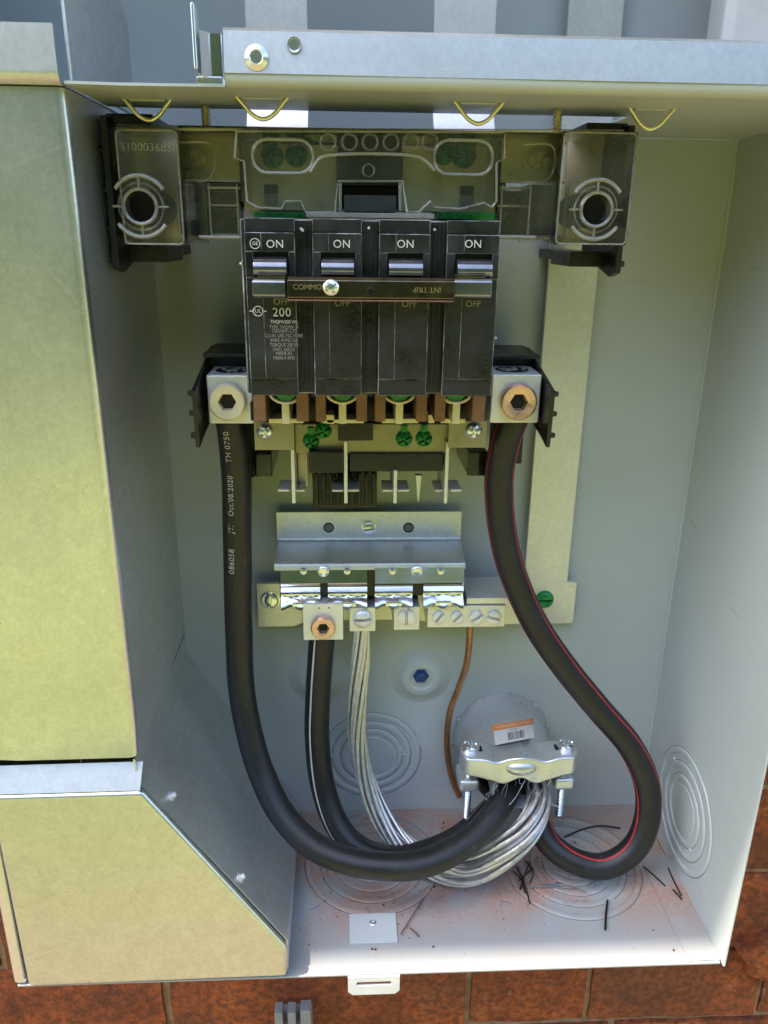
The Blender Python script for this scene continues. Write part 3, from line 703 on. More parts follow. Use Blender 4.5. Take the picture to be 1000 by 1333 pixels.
for q in ((228, 236, 272, 316), (686, 236, 738, 316)):
    a, b = P(q[0], q[1], -104), P(q[2], q[3], -92)
    sh = Shape(); sh.sheet([[(a.x, -106 if q[0] < 400 else -94, a.z), (a.x, -106 if q[0] < 400 else -94, b.z)], [(b.x, -94 if q[0] < 400 else -106, a.z), (b.x, -94 if q[0] < 400 else -106, b.z)]]); obj('cheek', sh, 'smoky_clear', cc, thick=1.0)
# lower webs, and the beads that run on from wing to wing
for x0_, x1_, y0_ in ((240, 314, 238), (650, 735, 240)):
    a, b = P(x0_, y0_, -97), P(x1_, 309, -97)
    sh = Shape(); sh.sheet([[(a.x, -97, b.z), (b.x, -97, b.z)], [(a.x, -97, a.z), (b.x, -97, a.z)]]); wb = obj('lower_web', sh, 'smoky_clear', cc, thick=1.2)
    obj('edge_bead', Shape().tube([Vector((a.x, -97.6, b.z)), Vector((b.x, -97.6, b.z))], .8, 8), 'clear_rib', wb)
    for f in (.04, .45, .97):
        xx = a.x+(b.x-a.x)*f; obj('post_bead', Shape().tube([Vector((xx, -97.6, b.z)), Vector((xx, -97.6, a.z))], .5, 6), 'clear_rib', wb)
    obj('floor_web', Shape().box(a.x, b.x, -96.3, -80, b.z-1.2, b.z-.1), 'clear_rib', wb)
p0, p1 = P(152, 168, -103), P(812, 171, -103)
obj('top_bead', Shape().tube([p0, p0.lerp(p1, .5), p1], .7, 8), 'clear_rib', cc)
obj('top_sheet', Shape().box(p0.x, p1.x, -102, -78, p1.z-1.6, p1.z-.7), 'smoky_clear', cc)
Y = -112; a, b = P(311, 171, Y), P(655, 276, Y)
def hood_pt(px, py): p = P(px, py, Y); return (p.x, p.z)
outl = [hood_pt(*q) for q in ((308, 171), (657, 172), (657, 206), (646, 212), (646, 262), (640, 270), (630, 264), (600, 272), (566, 270), (560, 262), (545, 276), (530, 276), (524, 236), (440, 236), (436, 276), (398, 276), (392, 262), (372, 262), (366, 272), (336, 270), (322, 262), (318, 210), (306, 206))]
sh = Shape(); sh.prism(outl, 'y', Y, Y+1.4, .0); hd = obj('hood', sh, 'smoky_clear', cc)
sh = Shape(); a, b = P(309, 171, Y), P(656, 172, Y); sh.sheet([[(a.x, Y, a.z), (a.x, -80, a.z)], [(b.x, Y, a.z), (b.x, -80, a.z)]]); obj('hood_top', sh, 'smoky_clear', cc, thick=1.2)
obj('hood_side', Shape().box(a.x, a.x+1.2, Y+1.5, -80, P(311, 262, Y).z, a.z-1), 'smoky_clear', cc); obj('hood_side', Shape().box(b.x-1.2, b.x, Y+1.5, -80, P(655, 264, Y).z, a.z-1), 'smoky_clear', cc)
pts = [Vector((x, Y-.3, z)) for x, z in outl]; obj('rim_bead', Shape().tube(pts+[pts[0]], .5, 6), 'clear_rib', hd)
for q in ((328, 181, 408, 226), (566, 182, 640, 228)):
    obj('window_bead', Shape().tube(rect_tube(*q, Y-.5, .5, 6.0), .7, 8), 'clear_rib', hd)
pl_ = [P(x, y, Y-.5) for x, y in ((404, 224), (414, 208), (424, 203), (538, 203), (552, 208), (566, 222))]
obj('brow_bead', Shape().tube(spline(pl_, 2), .7, 8), 'clear_rib', hd)
for px in (427, 455, 482, 509, 535, 560):
    c = P(px, 185, Y); obj('ring', Shape().lathe((c.x, Y-.1, c.z), (0, -1, 0), [(2.6, 0), (3.1, .9), (3.6, 0)], 26), 'clear_rib', hd)
c = P(480, 222, Y); obj('ring', Shape().lathe((c.x, Y-.1, c.z), (0, -1, 0), [(2.0, 0), (2.4, .6), (2.8, 0)], 24), 'clear_rib', hd)
for px in (443, 521):
    p0, p1 = P(px, 238, Y-.5), P(px, 274, Y-.5); obj('post_bead', Shape().tube([p0, p1], .7, 8), 'clear_rib', hd)
sh = Shape(); pbox(sh, 398, 277, 566, 284, -118, -108, .4); obj('lip', sh, 'clear_rib', cc)

# ------------------------------------------------------------------ circuit breaker
YB = -142.0
cb = empty('circuit_breaker', (10, -110, 333), 'black four handle main circuit breaker marked 200, switched on', 'breaker')
def bx(px, py, Y=YB): return P(px, py, Y).x
def bz(py, px=482, Y=YB): return P(px, py, Y).z
zt, zb = bz(285), bz(516)
XA, XB_ = -41.8, 61.6
sh = Shape(); sh.box(XA, XB_, YB+4.2, -76, zb+.3, zt-.3, .6, 1, 1); obj('case', sh, ['breaker_black', 'worn_glint_edge'], cb)
POLES = ((322, 386), (408, 471), (493, 558), (579, 646))
pole_x = []
for i, (p0, p1) in enumerate(POLES):
    x0, x1 = (bx(p0, 400), bx(p1, 400)); pole_x.append((x0, x1))
    z298, z303, z495 = bz(298), bz(304), bz(494)
    sx0, sx1 = x0+(x1-x0)*.16, x1-(x1-x0)*.13
    zs1, zs0 = bz(329), bz(362)
    sh = Shape()
    sh.box(x0, x1, YB+1.6, YB+4.4, z303+.2, zt-.05, .3, 1, 1)                         # stepped cap
    pole = obj('pole', sh, ['breaker_black', 'worn_glint_edge'], cb)
    sh = Shape(); sh.box(x0, x1, YB+.9, YB+4.4, zb+.1, z495-.25, .3, 1, 1); obj('foot', sh, ['breaker_black', 'worn_glint_edge'], pole)
    sh = Shape(); sh.box(x0, x1, YB, YB+4.4, zs1, z303, .32, 1, 1); obj('upper_face', sh, ['breaker_black', 'worn_glint_edge'], pole)
    sh = Shape(); sh.box(x0, sx0, YB+.01, YB+4.4, zs0, zs1-.02, .15, 1, 1); obj('slot_cheek', sh, ['breaker_black', 'worn_glint_edge'], pole); sh = Shape(); sh.box(sx1, x1, YB+.01, YB+4.4, zs0, zs1-.02, .15, 1, 1); obj('slot_cheek', sh, ['breaker_black', 'worn_glint_edge'], pole)
    sh = Shape(); sh.box(x0, x1, YB, YB+4.4, z495, zs0-.02, .32, 1, 1); obj('lower_face', sh, ['breaker_black', 'worn_glint_edge'], pole)
    # mould line down the face
    mx = x0+(x1-x0)*.33
    obj('mould_line', Shape().box(mx-.12, mx+.12, YB-.12, YB+.2, z495, zs0-4).box(mx-.12, mx+.12, YB-.12, YB+.2, zs1+.4, z303-.3), 'worn_glint_edge', pole)
    # rocker handle in its slot
    sh = Shape(); hx0, hx1 = sx0+.5, sx1-.5
    pr = [(-133, bz(334)), (-141.5, bz(336)), (-145.5, bz(338)), (-147.6, bz(342)), (-148.4, bz(347)), (-148.6, bz(352)), (-148.0, bz(357)), (-146, bz(361)), (-133, bz(362))]
    sh.prism(pr, 'x', hx0, hx1, .35, 2); obj('handle', sh, 'handle_sheen', cb, angle=40)
# ribbed channels between poles
for (a, b) in zip(pole_x[:-1], pole_x[1:]):
    w = b[0]-a[1]; sh = Shape()
    for k in range(3):
        xc = a[1]+w*(k+.75)/3.5+w*.1; obj('channel_rib', Shape().box(xc-.35, xc+.35, YB+3.4, YB+4.3, zb+4, zt-1.5, .1), 'breaker_black', cb)
# tie bar across the handles and the two outer handle ends
tb0, tb1 = P(374, 362, -152), P(591, 391, -152)
sh = Shape(); sh.prism([(-146, tb0.z+.6), (-150.6, tb0.z+.5), (-152.2, tb0.z-.8), (-152.4, tb1.z+.6), (-151.6, tb1.z), (-146, tb1.z+.2)], 'x', tb0.x, tb1.x, .3, 2); tie = obj('tie_bar', sh, 'brown_gloss', cb, angle=40)
obj('tie_bar_edge', Shape().box(tb0.x, tb1.x, -152.2, -147, tb1.z-.75, tb1.z-.1, .2), 'copper_dull', tie)
for px0, px1 in ((328, 372), (592, 640)):
    a, b = P(px0, 364, -151), P(px1, 389, -151); sh = Shape()
    sh.prism([(-144, a.z+.6), (-150, a.z+.4), (-151.2, a.z-.9), (-151.2, b.z+1.2), (-149.8, b.z), (-144, b.z)], 'x', a.x, b.x, .4, 2); obj('handle_end', sh, 'handle_sheen', cb, angle=40)
for px0, px1 in ((335, 372), (592, 632)):
    a, b = P(px0, 357, -149.4), P(px1, 362, -149.4); obj('handle_lip', Shape().box(a.x, b.x, -149.6, -146.2, b.z, a.z, .3, 2), 'brown_gloss', cb)
c = P(431, 374, -152.4); screw_head('tie_screw', tie, (c.x, -152.3, c.z), 3.1, 2.0, 'zinc_bright', 'cross', rot=.5, dome=.6)
c = P(483, 380, -152.4); obj('tie_hole', Shape().lathe((c.x, -152.35, c.z), (0, -1, 0), [(1.9, 0), (1.7, .5), (1.1, .45), (1.0, .1), (0, .1)], 20), 'black_gloss', tie)
c = P(404, 374, -152.5); text('COMMON', 2.9, (c.x, -152.5, c.z), 'print_brass', tie)
c = P(556, 377, -152.5); text('INT.TRIP', 2.9, (c.x, -152.5, c.z), 'print_brass', tie, right=(-1, 0, 0), up=(0, 0, -1))
# markings
YT = YB-.06
for px in (358, 445, 528, 616):
    c = P(px, 318, YB); text('ON', 4.3, (c.x, YT, c.z), 'print_white', cb, spacing=1.05)
for px, py in ((366, 393), (446, 395), (533, 396), (616, 396)):
    c = P(px, py, YB); text('OFF', 3.6, (c.x, YT, c.z), 'print_faded', cb)
c = P(367, 407, YB); text('200', 4.9, (c.x, YT, c.z), 'print_white', cb, spacing=1.05)
c = P(336, 405, YB); text('UL', 2.2, (c.x, YT, c.z), 'print_white', cb)
obj('approval_mark', Shape().lathe((c.x, YT+.02, c.z), (0, -1, 0), [(1.75, 0), (1.75, .05), (2.1, .05), (2.1, 0)], 24), 'print_white', cb)
obj('approval_mark', Shape().box(c.x-3.4, c.x-2.1, YT-.02, YT+.02, c.z-.2, c.z+.2).box(c.x+2.1, c.x+3.4, YT-.02, YT+.02, c.z-.2, c.z+.2), 'print_white', cb)
for k, (s_, y) in enumerate((('THQMV200 WL', 419), ('TYPE THQMV 2P', 426), ('120/240V~CTL', 431), ('CU-AL USE 75C WIRE', 437), ('WIRE AWG 250', 443), ('TORQUE 250 IN', 449), ('SWD  HACR', 455), ('MADE IN', 460), ('10000 A RMS', 466))):
    c = P(350, y, YB); text(s_, 2.0, (c.x+6.2, YT, c.z), 'print_faded' if k else 'print_white', cb, sx=.82)
c = P(332, 317, YB); text('GE', 1.9, (c.x, YT, c.z), 'print_white', cb)
obj('maker_mark', Shape().lathe((c.x, YT+.02, c.z), (0, -1, 0), [(1.75, 0), (1.75, .05), (2.05, .05), (2.05, 0)], 24), 'print_white', cb)
# chips on the edges
for px, py in ((392, 298), (394, 300), (566, 299), (480, 297), (314, 343), (330, 433), (645, 440)):
    c = P(px, py, YB+3.8); obj('paint_chip', Shape().lathe((c.x, YB+3.9, c.z), (0, -1, 0), [(.7, 0), (.5, .5), (0, .7)], 7), 'print_white', cb)
# ------------------------------------------------------------------ load side: stabs, bus plates, blades
lb = empty('load_bus_assembly', (15, -60, 250), 'tinned bus plates and blades below the breaker with copper stabs', 'busbar')
for (a, b) in ((330, 346), (386, 402), (411, 424), (464, 478), (488, 502), (542, 556), (566, 580), (615, 632)):
    sh = Shape(); pbox(sh, a, 512, b, 549, -112, -86, .4); obj('copper_stab', sh, 'copper_dull', lb)
for px in (372, 446, 520, 594):
    sh = Shape(); pbox(sh, px-5, 524, px+5, 552, -108, -84, .3); obj('brass_stem', sh, 'brass_tin', lb)
    c = P(px, 509, -110); sh = Shape(); pts = [Vector((c.x+7.6*math.cos(math.radians(t)), -110, c.z+5.6*math.sin(math.radians(t)))) for t in range(190, 352, 18)]
    sh.tube(pts, .7, 8); obj('brass_cup', sh, 'brass_tin', lb)
    obj('green_nut', Shape().lathe((c.x, -108, c.z), (0, -1, 0), [(5.2, 0), (5.0, 1.5), (0, 1.8)], 20), 'green_paint', lb)
sh = Shape(); pbox(sh, 326, 524, 634, 548, -84, -72, .4); obj('back_bar', sh, 'socket_dark', lb)
for a in ((350, 545, 395, 551), (425, 540, 435, 552), (497, 545, 545, 551), (558, 540, 566, 551), (420, 546, 474, 551), (574, 545, 606, 551)):
    sh = Shape(); pbox(sh, *a, -98, -80, .3); obj('bus_tab', sh, 'brass_tin', lb)
sh = Shape(); pbox(sh, 331, 549, 383, 586, -72, -66, .4); obj('bus_plate', sh, 'bus_shaded', lb)
sh = Shape(); pbox(sh, 584, 548, 634, 583, -72, -66, .4); obj('bus_plate', sh, 'bus_shaded', lb)
sh = Shape(); pbox(sh, 384, 552, 583, 590, -66, -61, .4); obj('bus_plate', sh, 'bus_shaded', lb)
sh = Shape(); pbox(sh, 334, 545, 632, 560, -61, -.2, .4); obj('support', sh, 'black_plastic', lb)
for px, py, mt, r, slot in ((345, 562, 'zinc_bright', 4.4, 'cross'), (617, 561, 'zinc_bright', 4.6, 'cross')):
    c = P(px, py, -72.5); screw_head('plate_screw', lb, (c.x, -71.8, c.z), r, 3.4, mt, slot, rot=.7, dome=.75)
for px, py in ((405, 574), (421, 560), (526, 571), (552, 571)):
    c = P(px, py, -66.5); screw_head('green_screw', lb, (c.x, -65.8, c.z), 4.4, 3.6, 'green_paint', 'combo', rot=.5, dome=.75)
    sh = Shape(); sh.box(c.x-1.7, c.x+1.7, -67.6, -65.7, c.z+2, c.z+7.5, .5, 2); obj('green_paint_run', sh, 'green_paint', lb)
# blades seen on edge, with cross tabs
for px, t0, t1 in ((380, 556, 655), (450, 574, 655), (515, 612, 655), (583, 575, 655)):
    a, b = P(px, t0, -70), P(px, t1, -70); bl_ = obj('blade', Shape().box(a.x-.95, a.x+.95, -70.5, -34, b.z, a.z, .3, 2), 'tin_plate', lb)
    c = P(px, 636, -60); sh = Shape(); sh.box(c.x-7.4, c.x-1.1, -63, -45, c.z-1.0, c.z+.4, .3); obj('cross_tab', sh, 'tin_plate', bl_); sh = Shape(); sh.box(c.x+1.1, c.x+7.4, -63, -45, c.z-1.0, c.z+.4, .3); obj('cross_tab', sh, 'tin_plate', bl_)
sh = Shape(); pbox(sh, 388, 560, 400, 633, -50, -44, .3); obj('side_blade', sh, 'brass_tin', lb)
a = P(545, 618, -55); b = P(549, 652, -55); obj('spike', Shape().prism([(a.x-1.8, a.z), (a.x+1.8, a.z), (a.x+.5, b.z), (a.x-.3, b.z)], 'y', -56, -53, .2), 'galvanised_dull', lb)
# black barrier moulding under the bus
bm_ = empty('bus_barrier', (0, -50, 248), 'black ribbed plastic barrier hanging below the bus blades', 'barrier')
sh = Shape(); pbox(sh, 402, 588, 447, 616, -72, -30, .7); obj('shelf', sh, 'black_plastic', bm_); sh = Shape(); pbox(sh, 455, 590, 577, 614, -68, -30, .7); obj('shelf', sh, 'black_plastic', bm_)
sh = Shape(); pbox(sh, 440, 550, 486, 574, -80, -66.5, .6); obj('upper_block', sh, 'black_plastic', bm_)
sh = Shape(); pbox(sh, 407, 612, 491, 662, -42, -30, 1.5); cb_ = obj('comb', sh, 'black_plastic', bm_)
obj('comb_web', Shape().box(P(415, 640, -30).x, P(480, 640, -30).x, -30, -.1, 252, 268), 'black_plastic', bm_)
for k in range(9):
    px = 412+k*9.3; sh = Shape(); pbox(sh, px-2, 616, px+2.2, 660, -46, -41.5, .7); obj('comb_rib', sh, 'black_plastic', cb_)
for a in ((331, 590, 354, 621), (609, 588, 635, 620)):
    sh = Shape(); pbox(sh, *a, -46, -.2, 1.0); obj('stand_off', sh, 'black_gloss', bm_)
# ------------------------------------------------------------------ main lugs and their barriers
def main_lug(px0, py0, px1, py1, sx, sy, mat, label, bx0, side):
    Yl = -76; a, b = P(px0, py0, Yl), P(px1, py1, Yl)
    t = empty('terminal_lug', ((a.x+b.x)/2, -64, b.z), label, 'lug', 'main lugs beside the breaker')
    obj('body', Shape().box(a.x, b.x, Yl, -48, b.z, a.z, 1.0, 3), 'aluminium', t)
    c = P(sx, sy, Yl); set_screw('set_screw', t, (c.x, Yl-4.0, c.z), 9.4, mat)
    # dark wire well on top
    obj('wire_well', Shape().lathe(((a.x+b.x)/2, -62, a.z-.1), (0, 0, 1), [(8.6, 0), (8.6, .35), (7.6, .3), (7.4, .12), (0, .12)], 28), 'socket_dark', t)
    sh = Shape()
    for k in range(14):
        an = random.uniform(0, 6.3); rr = random.uniform(0, 6); sh.cyl(((a.x+b.x)/2+rr*math.cos(an), -62+rr*math.sin(an), a.z-.2), ((a.x+b.x)/2+rr*math.cos(an), -62+rr*math.sin(an), a.z+.8), 1.2, seg=7)
    obj('wire_end', sh, 'galvanised_dull', t)
    return t, a, b
l1, a1, b1 = main_lug(268, 488, 331, 552, 297, 522, 'brass_tin', 'square aluminium lug with a pale brassy socket screw, cable with white print below', 0, -1)
l2, a2, b2 = main_lug(641, 487, 701, 551, 674, 522, 'copper', 'square aluminium lug with a coppery socket screw, red striped cable below', 0, 1)
set_l2 = None
def barrier(x, xin, zt_, s, label):
    t = empty('lug_barrier', (x, -60, 300), label, 'barrier', 'angled barriers beside the main lugs')
    sh = Shape(); x0, x1 = sorted((x, x-s*2.2))
    sh.prism([(-92, zt_-9), (-30, zt_+4), (-30, 308), (-78, 301.5), (-90, 299)], 'x', x0, x1, .5, 2); sp = obj('side_plate', sh, 'black_plastic', t)
    xa, xb = sorted((x, xin)); sh = Shape(); sh.box(xa, xb, -56, -14, zt_+1.2, zt_+3.2, .5, 2); obj('top_plate', sh, 'black_plastic', t)
    sh = Shape(); sh.box(xa, xb, -46, -14, zt_-30, zt_+1, .5, 2); obj('back_block', sh, 'black_plastic', t)
    sh = Shape(); sh.box(xa+2, xb-2, -14.1, -.1, zt_-26, zt_-6); obj('foot', sh, 'black_plastic', t)
    for z in (zt_-11, zt_-21, zt_-32):
        obj('nub', Shape().cyl((x-s*.2, -88, z), (x+s*2.4, -88, z), 1.6, 1.3, 12, .3), 'black_plastic', sp)
barrier(-74.5, -44.0, 337, -1, 'black angled barrier wrapped round the lug with the pale brassy screw')
barrier(102.8, 73.5, 337, 1, 'black angled barrier wrapped round the lug with the coppery screw')
for q, nm in (((286, 552, 330, 622, -38, -30), 'lug_barrier'), ((640, 552, 681, 604, -38, -30), 'lug_barrier.001')):
    sh = Shape(); pbox(sh, *q, .6); obj('leg', sh, 'black_plastic', bpy.data.objects[nm])
# ------------------------------------------------------------------ neutral bracket and its lugs
nb = empty('neutral_bracket', (14, -25, 186), 'zinc plated stepped bracket with spring clips below the breaker', 'bracket')
xa, xb = P(360, 670, -8).x, P(601, 668, -8).x; xc, xd = P(357, 732, -41).x, P(606, 731, -41).x
rows = []
for f in np.linspace(0, 1, 9):
    x_t = xa+(xb-xa)*f; x_b = xc+(xd-xc)*f
    rows.append([(x_t, -8, 236), (x_t, -8, 228), (x_t, -8, 219.5), (x_t, -8.15, 218.6), (x_t, -8.8, 217.3), (x_t, -10.2, 216.6), (x_t, -11.5, 216.4), (x_b, -36.5, 215.4), (x_b, -39.0, 215.2), (x_b, -40.4, 214.4), (x_b, -41, 213.0), (x_b, -41.2, 211.2)])
sh = Shape(); sh.sheet(rows); obj('plate', sh, 'galvanised_dull', nb, thick=1.4, angle=24)
obj('spacer', Shape().box(-20, 50, -7.2, -.1, 219, 232), 'black_plastic', nb)
for px in (428, 532):
    c = P(px, 687, -9); sh = Shape(); sh.lathe((c.x, -8.75, c.z), (0, -1, 0), [(3.4, 0), (3.3, .12), (2.5, .12), (2.5, 0)], 24); hl = obj('hole', sh, 'socket_dark', nb); obj('stud_end', Shape().lathe((c.x, -8.75, c.z), (0, -1, 0), [(2.4, 0), (2.2, .3), (0, .35)], 20), 'grey_plastic', hl)
c = P(480, 687, -9); screw_head('bracket_bolt', nb, (c.x, -8.6, c.z), 3.9, 3.2, 'zinc_bright', 'slot', rot=.15, dome=.2, washer=4.6)
sh = Shape(); pbox(sh, 364, 741, 602, 776, -39.5, -10.2, .4); obj('clip_block', sh, 'black_plastic', nb)
def zp(py): return P(480, py, -42).z
CL = ((366, 417), (427, 478), (488, 537), (551, 603))
for i, (p0, p1) in enumerate(CL):
    x0, x1 = P(p0, 765, -42).x, P(p1, 765, -42).x
    if i in (0, 2): X0, X1 = x0, (P(478, 765, -42).x if i == 0 else P(603, 765, -42).x); \
        tl = 3.0 if i == 0 else 4.6; zA, zB = zp(757), zp(738); obj('clip_plate', Shape().hexa([(X0, -40.8-tl, zA), (X1, -40.8-tl, zA), (X1, -40.0-tl, zA), (X0, -40.0-tl, zA), (X0, -41.4, zB), (X1, -41.4, zB), (X1, -40.6, zB), (X0, -40.6, zB)]), 'chrome_clip', nb)
    pr = [(-41.4, zp(756)), (-42.2, zp(758)), (-43.6, zp(760.5)), (-42.6, zp(763)), (-43.0, zp(764.5)), (-44.4, zp(767.5)), (-43.4, zp(770.5)), (-42.2, zp(772)), (-42.0, zp(775)), (-43.6, zp(779)), (-46.4, zp(783)), (-47.0, zp(786.5)), (-46.0, zp(789))]
    sh = Shape(); n = 12; rws = []
    for k in range(n+1):
        f = k/n; sc = .5+.5*math.cos(4*math.pi*f); x = x0+(x1-x0)*f
        rws.append([(x, y+(1.6*(1-sc) if j > 8 else 0), z+(1.5*(1-sc) if j > 8 else 0)) for j, (y, z) in enumerate(pr)])
    sh.sheet(rws); cl = obj('spring_clip', sh, 'chrome_clip', nb, thick=.8, angle=60)
    mid = (x0+x1)/2; obj('clip_tab', Shape().box(mid-5, mid+5, -46.5, -43.5, zp(786), zp(780), .6, 2), 'chrome_clip', cl)
for px in (395, 452, 511, 574):
    c = P(px, 744, -43); obj('rivet', Shape().lathe((c.x, -42.6, c.z), (0, -1, 0), [(2.2, 0), (1.9, .9), (1.0, 1.3), (0, 1.3)], 18), 'zinc_bright', nb)
for px in (421, 543):
    c = P(px, 744, -43); obj('eyelet', Shape().lathe((c.x, -42.6, c.z), (0, -1, 0), [(3.5, 0), (3.4, .7), (2.8, 1.1), (2.2, .8), (2.1, .2), (0, .2)], 26), 'zinc_bright', nb)
def small_lug(name, q, Y, mat, label, cat, group=None):
    a, b = P(q[0], q[1], Y), P(q[2], q[3], Y); t = empty(name, ((a.x+b.x)/2, (Y-10)/2, b.z), label, cat, group)
    obj('body', Shape().box(a.x, b.x, Y, -10.0, b.z, a.z, .6, 2), mat, t); return t
t = small_lug('neutral_lug', (394, 786, 447, 833), -47, 'aluminium', 'large square neutral lug with a coppery socket screw over the white striped cable', 'lug')
c = P(421, 815, -47); set_screw('set_screw', t, (c.x, -51.0, c.z), 7.4, 'copper')
t = small_lug('ground_lug', (455, 791, 489, 822), -45, 'tin_plate', 'small square lug with a slotted screw clamping the bare strands', 'lug', 'small lugs on the neutral plate')
c = P(472, 805, -45); screw_head('slot_screw', t, (c.x, -44.9, c.z), 5.6, 3.2, 'aluminium', 'slot', rot=.05, dome=.5)
t = small_lug('ground_lug', (513, 790, 546, 820), -44, 'tin_plate', 'small empty square lug with an upright screw slot', 'lug', 'small lugs on the neutral plate')
c = P(529, 803, -44); screw_head('slot_screw', t, (c.x, -43.9, c.z), 5.2, 2.4, 'aluminium', 'slot', rot=1.6, dome=.3)
t = small_lug('ground_bar', (557, 789, 657, 816), -42, 'tin_plate', 'short bar with four slotted screws holding the bare copper wire', 'terminal bar')
for px, r, h, rot in ((571, 3.8, 2.2, .9), (595, 3.8, 2.2, .8), (620, 4.3, 2.6, .6), (643, 4.4, 2.6, -.25)):
    c = P(px, 803, -42); screw_head('slot_screw', t, (c.x, -41.9, c.z), r, h, 'aluminium', 'slot', rot=rot, dome=.3, sw=.2)
obj('shelf', Shape().box(P(604, 778, -30).x, P(660, 778, -30).x, -41, -10, P(620, 788, -42).z+.3, P(620, 788, -42).z+4.5, .5, 2), 'tin_plate', t)
c = P(616, 778, -28); obj('wire_end', Shape().cyl((c.x, -27, c.z-4), (c.x, -27, c.z+2.5), 2.1, seg=12, ch=.5), 'copper', t)

# ------------------------------------------------------------------ cables
RC = 8.15
def pt(q): return P(*q)
def cable(ctrl, label, stripes, smat):
    pts = spline([pt(q) for q in ctrl], 3.0)
    t = empty('insulated_cable', min(pts, key=lambda p: p.z), label, 'cable')
    ins = obj('insulation', Shape().tube(pts, RC, 22), 'rubber', t)
    fr = frames(pts)
    for an in stripes:
        sh = Shape(); rws = []
        for c, tg, n, b in fr:
            rws.append([c+(n*math.cos(an+w)+b*math.sin(an+w))*(RC+.07) for w in (-.075, -.025, .025, .075)])
        sh.sheet(rws); obj('stripe', sh, smat, ins)
    return t, ins, pts, fr
A = [(299, 538, -62), (303, 562, -61), (308, 620, -56), (309, 700, -50), (311, 820, -47), (315, 900, -49), (325, 955, -55), (340, 1005, -63), (366, 1058, -76), (405, 1099, -88), (452, 1120, -95), (506, 1128, -98), (548, 1125, -97), (585, 1111, -92), (622, 1085, -82), (648, 1052, -68), (664, 1022, -48), (664, 1008, -26)]
ca, ins, pts, fr = cable(A, 'thick black cable with white print hanging from the lug with the pale brassy screw', (), None)
# print running up the insulation
L = [0.0]
for p, q in zip(pts[:-1], pts[1:]): L.append(L[-1]+(q-p).length)
def on_cable(an0):
    def f(u, v):
        s_ = s0-u; i = max(0, min(len(L)-2, next((k for k in range(len(L)-1) if L[k+1] >= s_), len(L)-2)))
        w = (s_-L[i])/(L[i+1]-L[i]); c = pts[i].lerp(pts[i+1], w); n = fr[i][2].lerp(fr[i+1][2], w); b = fr[i][3].lerp(fr[i+1][3], w)
        a = an0-v/(RC+.05)*-1
        return c+(n*math.cos(a)+b*math.sin(a))*(RC+.06)
    return f
def s_at(py):
    k = min(range(len(pts)), key=lambda k: abs((pts[k]-P(309, py, pts[k].y)).z)); return L[k]
ANG = 0.28
for body, py, size, mt in (('086058', 722, 4.9, 'print_white'), ('JT/', 681, 4.4, 'print_white'), ('Oct/08/2020', 636, 4.4, 'print_white'), ('TH 0750', 578, 4.4, 'print_white')):
    s0 = s_at(py); text(body, size, (0, 0, 0), mt, ins, bend=on_cable(ANG), spacing=1.12)
Bc = [(672, 538, -62), (661, 565, -61), (651, 610, -57), (650, 650, -54), (654, 690, -52), (664, 735, -51), (681, 780, -51), (703, 822, -52), (738, 872, -54), (779, 922, -58), (821, 972, -62), (842, 1020, -67), (843, 1062, -72), (830, 1098, -76), (806, 1120, -78), (778, 1128, -78), (742, 1118, -74), (712, 1094, -66), (694, 1055, -54), (686, 1022, -38), (682, 1008, -24)]
cable(Bc, 'thick black cable with thin red stripes looping out from the clamp connector', (1.22, -0.92), 'stripe_red')
Cc = [(420, 822, -33), (418, 845, -33), (414, 905, -33), (413, 962, -35), (421, 1026, -43), (438, 1072, -53), (462, 1101, -61), (496, 1116, -65), (540, 1114, -64), (595, 1092, -56), (638, 1056, -44), (662, 1024, -34), (668, 1010, -22)]
cable(Cc, 'black cable with one thin white stripe under the large neutral lug', (0.55,), 'stripe_white')
# bare stranded conductor
Dc = [(472, 816, -28), (471, 850, -28), (467, 910, -28), (466, 960, -30), (474, 1010, -36), (492, 1056, -44), (520, 1096, -54), (558, 1124, -64), (604, 1132, -74), (650, 1112, -82), (686, 1082, -78), (703, 1050, -66), (699, 1020, -46), (692, 1006, -26)]
dp = spline([pt(q) for q in Dc], 3.0); dfr = frames(dp)
bc = empty('bare_conductor', min(dp, key=lambda p: p.z), 'bundle of bare twisted aluminium strands sweeping under the black cables', 'conductor')
n = len(dp); LD = [0.0]
for p, q in zip(dp[:-1], dp[1:]): LD.append(LD[-1]+(q-p).length)
def env(f): return 1+0.60*math.exp(-((f-.70)/.22)**2)-.12*math.exp(-(f/.05)**2)
SR = 1.28
random.seed(3)
for k in range(17):
    ring, m_ = (0, 11) if k < 11 else (1, 6)
    ph = 2*math.pi*(k if ring == 0 else k-11)/m_+random.uniform(-.15, .15); rad = 4.9 if ring == 0 else 2.2; pl = random.uniform(.92, 1.08); wob = random.uniform(0, 6)
    sp = []
    for i, (c, tg, nn, bb) in enumerate(dfr):
        f = i/(n-1); a = ph+LD[i]/430*2*math.pi; r = rad*env(f)*(1+.16*math.sin(LD[i]*.022+wob))*(pl if .1 < f < .95 else 1)
        sp.append(c+nn*(r*math.cos(a))+bb*(r*math.sin(a)))
    obj('strand', Shape().tube(sp, SR, 8), 'aluminium_strand', bc)
# solid copper wire
Wc = [(612, 812, -28), (611, 835, -25), (607, 866, -18), (597, 896, -13), (586, 926, -10), (582, 960, -8), (584, 992, -6.5), (591, 1020, -4.5), (598, 1036, -3)]
obj('copper_ground_wire', Shape().tube(spline([pt(q) for q in Wc], 2.5), 2.15, 14), 'copper_wire', label='bent solid copper wire dropping from the short four screw bar', cat='wire')

